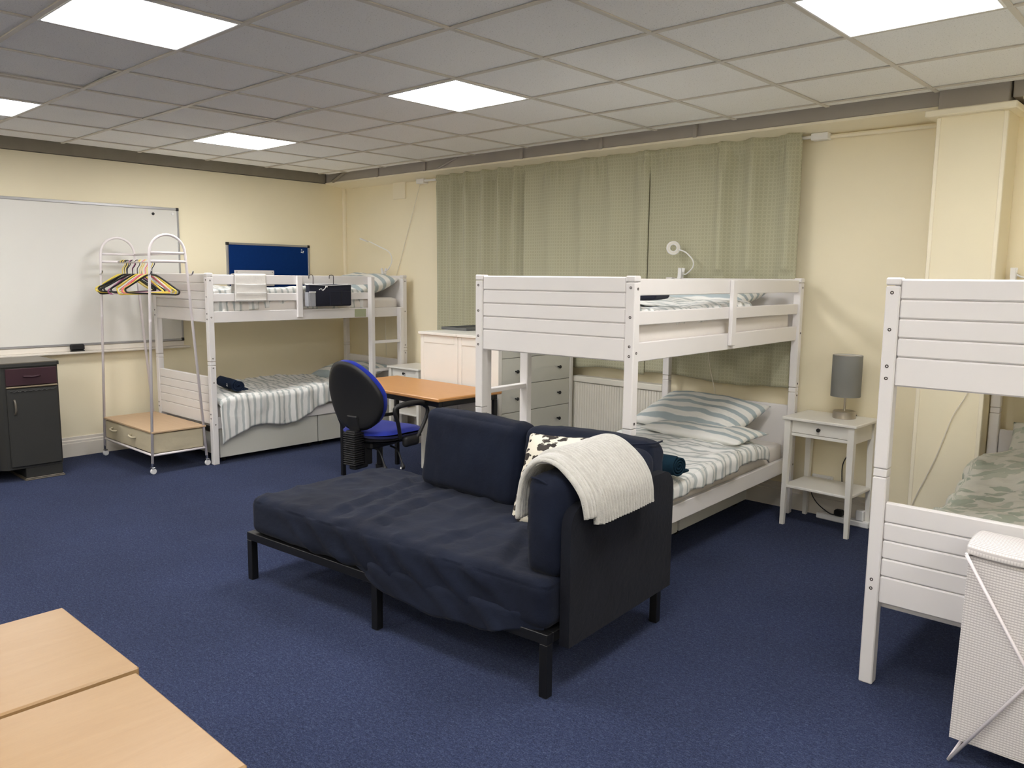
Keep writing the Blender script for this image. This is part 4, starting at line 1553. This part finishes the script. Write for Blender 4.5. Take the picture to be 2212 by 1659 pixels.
def pull(parent, y, z, vert, xf):
    if vert:
        p = [(xf + .002, y, z + .055), (xf + .022, y, z + .035), (xf + .028, y, z), (xf + .022, y, z - .035), (xf + .002, y, z - .055)]
    else:
        p = [(xf + .002, y - .055, z), (xf + .022, y - .035, z), (xf + .020, y, z - .004), (xf + .022, y + .035, z), (xf + .002, y + .055, z)]
    obj('pull_handle', MB().tube(smooth_path(p, 4), .0075, 8), 'charcoal_top' if vert else 'maroon', parent, ang=None)


for (a, b_) in ((YR - .018, YR - .360), (YLft + .37, YLft + .045)):
    d = obj('drawer', MB().box(X1 + .001, X1 + .013, b_, a, .722, .850, .004), 'maroon', sb)
    pull(d, (a + b_) / 2, .790, False, X1 + .013)
    obj('drawer_moulding', MB().box(X1 + .001, X1 + .019, b_ - .002, a + .002, .705, .717, .004), 'gold_edge', sb)
    d = obj('door', MB().box(X1 + .001, X1 + .016, b_, a - .0, .112, .700, .006), 'charcoal', sb)
    obj('carved_strip', MB().tube([(X1 + .017, b_ + .02 + (a - b_ - .04) * k / 40, .680 + .005 * math.sin(k * 1.3)) for k in range(41)], .004, 5), 'charcoal', d)
    pull(d, b_ + .045, .565, True, X1 + .016)
for k in range(3):
    yy0 = YLft + .46 + k * .21
    d = obj('door', MB().box(X1 - .034, X1 - .024, yy0, min(yy0 + .205, YR - .435), .13, .84, .004), 'maroon', sb)
for (a, b_) in ((YR - .012, YR - .265), (YLft + .265, YLft + .012)):
    obj('plinth_foot', MB().box(X0 + .03, X1 - .004, b_, a, .018, .094, .003), 'charcoal', sb)
    obj('foot_moulding', MB().box(X0 + .02, X1 + .012, b_ - .012, a + .012, .0, .009, .003).box(X0 + .024, X1 + .006, b_ - .006, a + .006, .0095, .0178, .003), 'charcoal_top', sb)


# ------------------------------------------------------------------ foreground tables
def table(label, x0, x1, y0, y1, H, rz):
    t = thing('table', label, 'table', ((x0 + x1) / 2, (y0 + y1) / 2, 0), rz, 'light wood tables side by side')
    hx, hy = (x1 - x0) / 2, (y1 - y0) / 2
    obj('table_top', MB().box(-hx, hx, -hy, hy, H - .025, H, .004), 'wood_beech', t)
    for sx in (-1, 1):
        for sy in (-1, 1):
            X, Y = sx * (hx - .045), sy * (hy - .045)
            obj('leg', MB().box(X - .014, X + .014, Y - .014, Y + .014, 0, H - .056, .002), 'black_metal', t)
    for s in (-1, 1):
        obj('apron_rail', MB().box(-hx + .06, hx - .06, s * (hy - .045) - .012, s * (hy - .045) + .012, H - .055, H - .026, .002), 'black_metal', t)
        obj('apron_rail', MB().box(s * (hx - .045) - .012, s * (hx - .045) + .012, -hy + .06, hy - .06, H - .055, H - .026, .002), 'black_metal', t)


table('light wood table, the one of the pair towards the whiteboard wall', 4.630, 5.085, -4.735, -4.135, .71, R(.3))
table('light wood table, the one of the pair away from the whiteboard wall', 5.100, 5.570, -4.750, -4.150, .71, R(-.6))

# ------------------------------------------------------------------ laundry hamper
hp = thing('laundry_hamper', 'white mesh laundry hamper on crossed wire legs beside the leafy bunk', 'laundry hamper', (6.195, -2.02, 0), R(-1))
HW, HD = .40, .27


def bag(u, v):
    a = u * 4
    k = int(a) % 4
    f = a - int(a)
    cor = [(0, 0), (HW, 0), (HW, HD), (0, HD)]
    p, q_ = cor[k], cor[(k + 1) % 4]
    x, y = p[0] + (q_[0] - p[0]) * f, p[1] + (q_[1] - p[1]) * f
    z = .075 + .62 * v
    bl_ = math.sin(math.pi * f) * .012 * math.sin(math.pi * v)
    nx, ny = [(0, -1), (1, 0), (0, 1), (-1, 0)][k]
    w_ = .004 * fbm(x * 8 + k, z * 6, y * 8)
    L = [0, HW, HW + HD, 2 * HW + HD, 2 * (HW + HD)]
    return (x + nx * (bl_ + w_) - (0.012 * (1 - v) * (1 if x < .01 else 0)), y + ny * (bl_ + w_), z + .012 * math.sin(math.pi * f) * (v - .5) * -1), (L[k] + f * (L[k + 1] - L[k]), z)


bo = obj('mesh_bag', MB().grid(bag, 64, 30, True), 'hamper_mesh', hp, ang=50)
obj('bag_floor', MB().box(.004, HW - .004, .004, HD - .004, .072, .078, .001), 'hamper_mesh', hp)


def lid(u, v):
    x = -.006 + (HW + .012) * u
    y = -.012 + (HD + .02) * v
    z = .700 + .045 * math.sin(math.pi * min(1, .12 + v)) ** .6 - .02 * (v < .03) + .006 * fbm(x * 8, y * 8, 4) - .012 * math.sin(u * math.pi) * (1 - v)
    return (x, y, z), (x * 1.0, y * 1.0)


lo = obj('lid_flap', MB().grid(lid, 40, 24), 'hamper_mesh', hp, ang=None)
m = lo.modifiers.new('thickness', 'SOLIDIFY')
m.thickness = .004
for y in (-.016, HD + .016):
    obj('wire_leg', MB().tube([(-.004, y, .700), (HW + .01, y, .006)], .0055, 8), 'white_tube', hp, ang=None)
    obj('wire_leg', MB().tube([(-.004, y * .98, .006), (HW + .004, y, .700)], .0055, 8), 'white_tube', hp, ang=None)
for x, z, nm in ((-.004, .006, 'foot_wire'), (HW + .01, .006, 'foot_wire'), (-.004, .700, 'top_wire'), (HW + .004, .700, 'top_wire')):
    obj(nm, MB().tube([(x, -.016, z), (x, HD + .016, z)], .0055, 8), 'white_tube', hp, ang=None)


# ------------------------------------------------------------------ clip lamps
def clip_lamp(label, M, neck, ring_c, ring_n):
    t = thing('clip_lamp', label, 'clip lamp', group='white clip-on ring lamps')
    t.matrix_world = M
    for s in (-1, 1):
        o = obj('clip_jaw', MB().prism([(s * .018, -.045), (s * .024, -.045), (s * .020, .0), (s * .030, .055), (s * .022, .058), (s * .012, .0)], -.013, .013, 'x'), 'white_plastic', t)
    obj('clip_pivot', MB().tube([(-.016, 0, .016), (.016, 0, .016)], .012, 10).box(-.012, .012, -.012, .012, .012, .022, .003), 'white_plastic', t)
    obj('gooseneck', MB().tube(smooth_path(neck, 7), .0048, 8), 'white_plastic', t, ang=None)
    q_ = Vector((0, 0, 1)).rotation_difference(Vector(ring_n).normalized())
    hd = obj('ring_head', MB().lathe([(.024, -.006), (.046, -.006), (.050, 0), (.046, .006), (.024, .006), (.021, 0), (.024, -.006)], n=32), 'white_plastic', t, loc=ring_c)
    hd.rotation_mode = 'QUATERNION'
    hd.rotation_quaternion = q_
    obj('light_ring', MB().lathe([(.028, .0062), (.043, .0062), (.043, .0072), (.028, .0072), (.028, .0062)], n=32), 'lamp_inner', hd)
    return t


clip_lamp('white clip lamp with ring head standing up before the green curtains', MM @ Matrix.Translation((.10, BL - .015, 1.575)) @ Matrix.Rotation(R(8), 4, 'Y'),
          [(.012, 0, .018), (.045, -.005, .022), (.090, -.01, .075), (.085, -.02, .125), (.03, -.03, .170), (-.025, -.04, .185)], (-.068, -.045, .190), (.55, -.8, .12))
clip_lamp('white clip lamp bent over the pillow of the upper corner bunk', ML @ Matrix.Translation((.655, BL - .015, 1.575)),
          [(.012, 0, .03), (.07, -.0, .05), (.140, -.01, .13), (.125, -.03, .215), (.0, -.06, .275), (-.12, -.09, .325)], (-.185, -.10, .338), (.3, .25, 1))
clip_lamp('white clip lamp at the head of the leafy bunk, by the pier', MR @ Matrix.Translation((.02 + .03, BL - .015, 1.575)) @ Matrix.Rotation(R(0), 4, 'Z'),
          [(.012, 0, .02), (.05, 0, .005), (.095, 0, .02), (.105, 0, .07), (.095, 0, .11), (.11, 0, .15), (.16, 0, .18)], (.205, -.01, .175), (.2, -.5, -.8))
# thin wires on the wall
for nm, pts, lab in (('hanging_wire', [(.746, .425, 2.45), (.60, .425, 2.1), (.345, .425, 1.50)], 'thin cream wire running down the wall from the curtain rod'),
                     ('lamp_wire', [(3.93, .365, 1.16), (3.97, .345, .95), (4.02, .335, .78), (4.05, .33, .66)], 'thin white lamp wire hanging in front of the curtain hem'),
                     ('lamp_wire', [(5.72, .152, 1.15), (5.66, .155, .93), (5.60, .155, .80), (5.53, .155, .55), (5.44, .155, .30), (5.41, .155, .20)], 'thin white lamp wire trailing down the face of the pier'),
                     ('lamp_wire', [(.30, .33, 1.17), (.27, .36, .95), (.25, .38, .74)], 'thin white lamp wire behind the corner bunk ladder')):
    tag(obj(nm, MB().tube(smooth_path(pts, 6), .0028, 6), 'cord_white', None, ang=None), lab, 'wire')
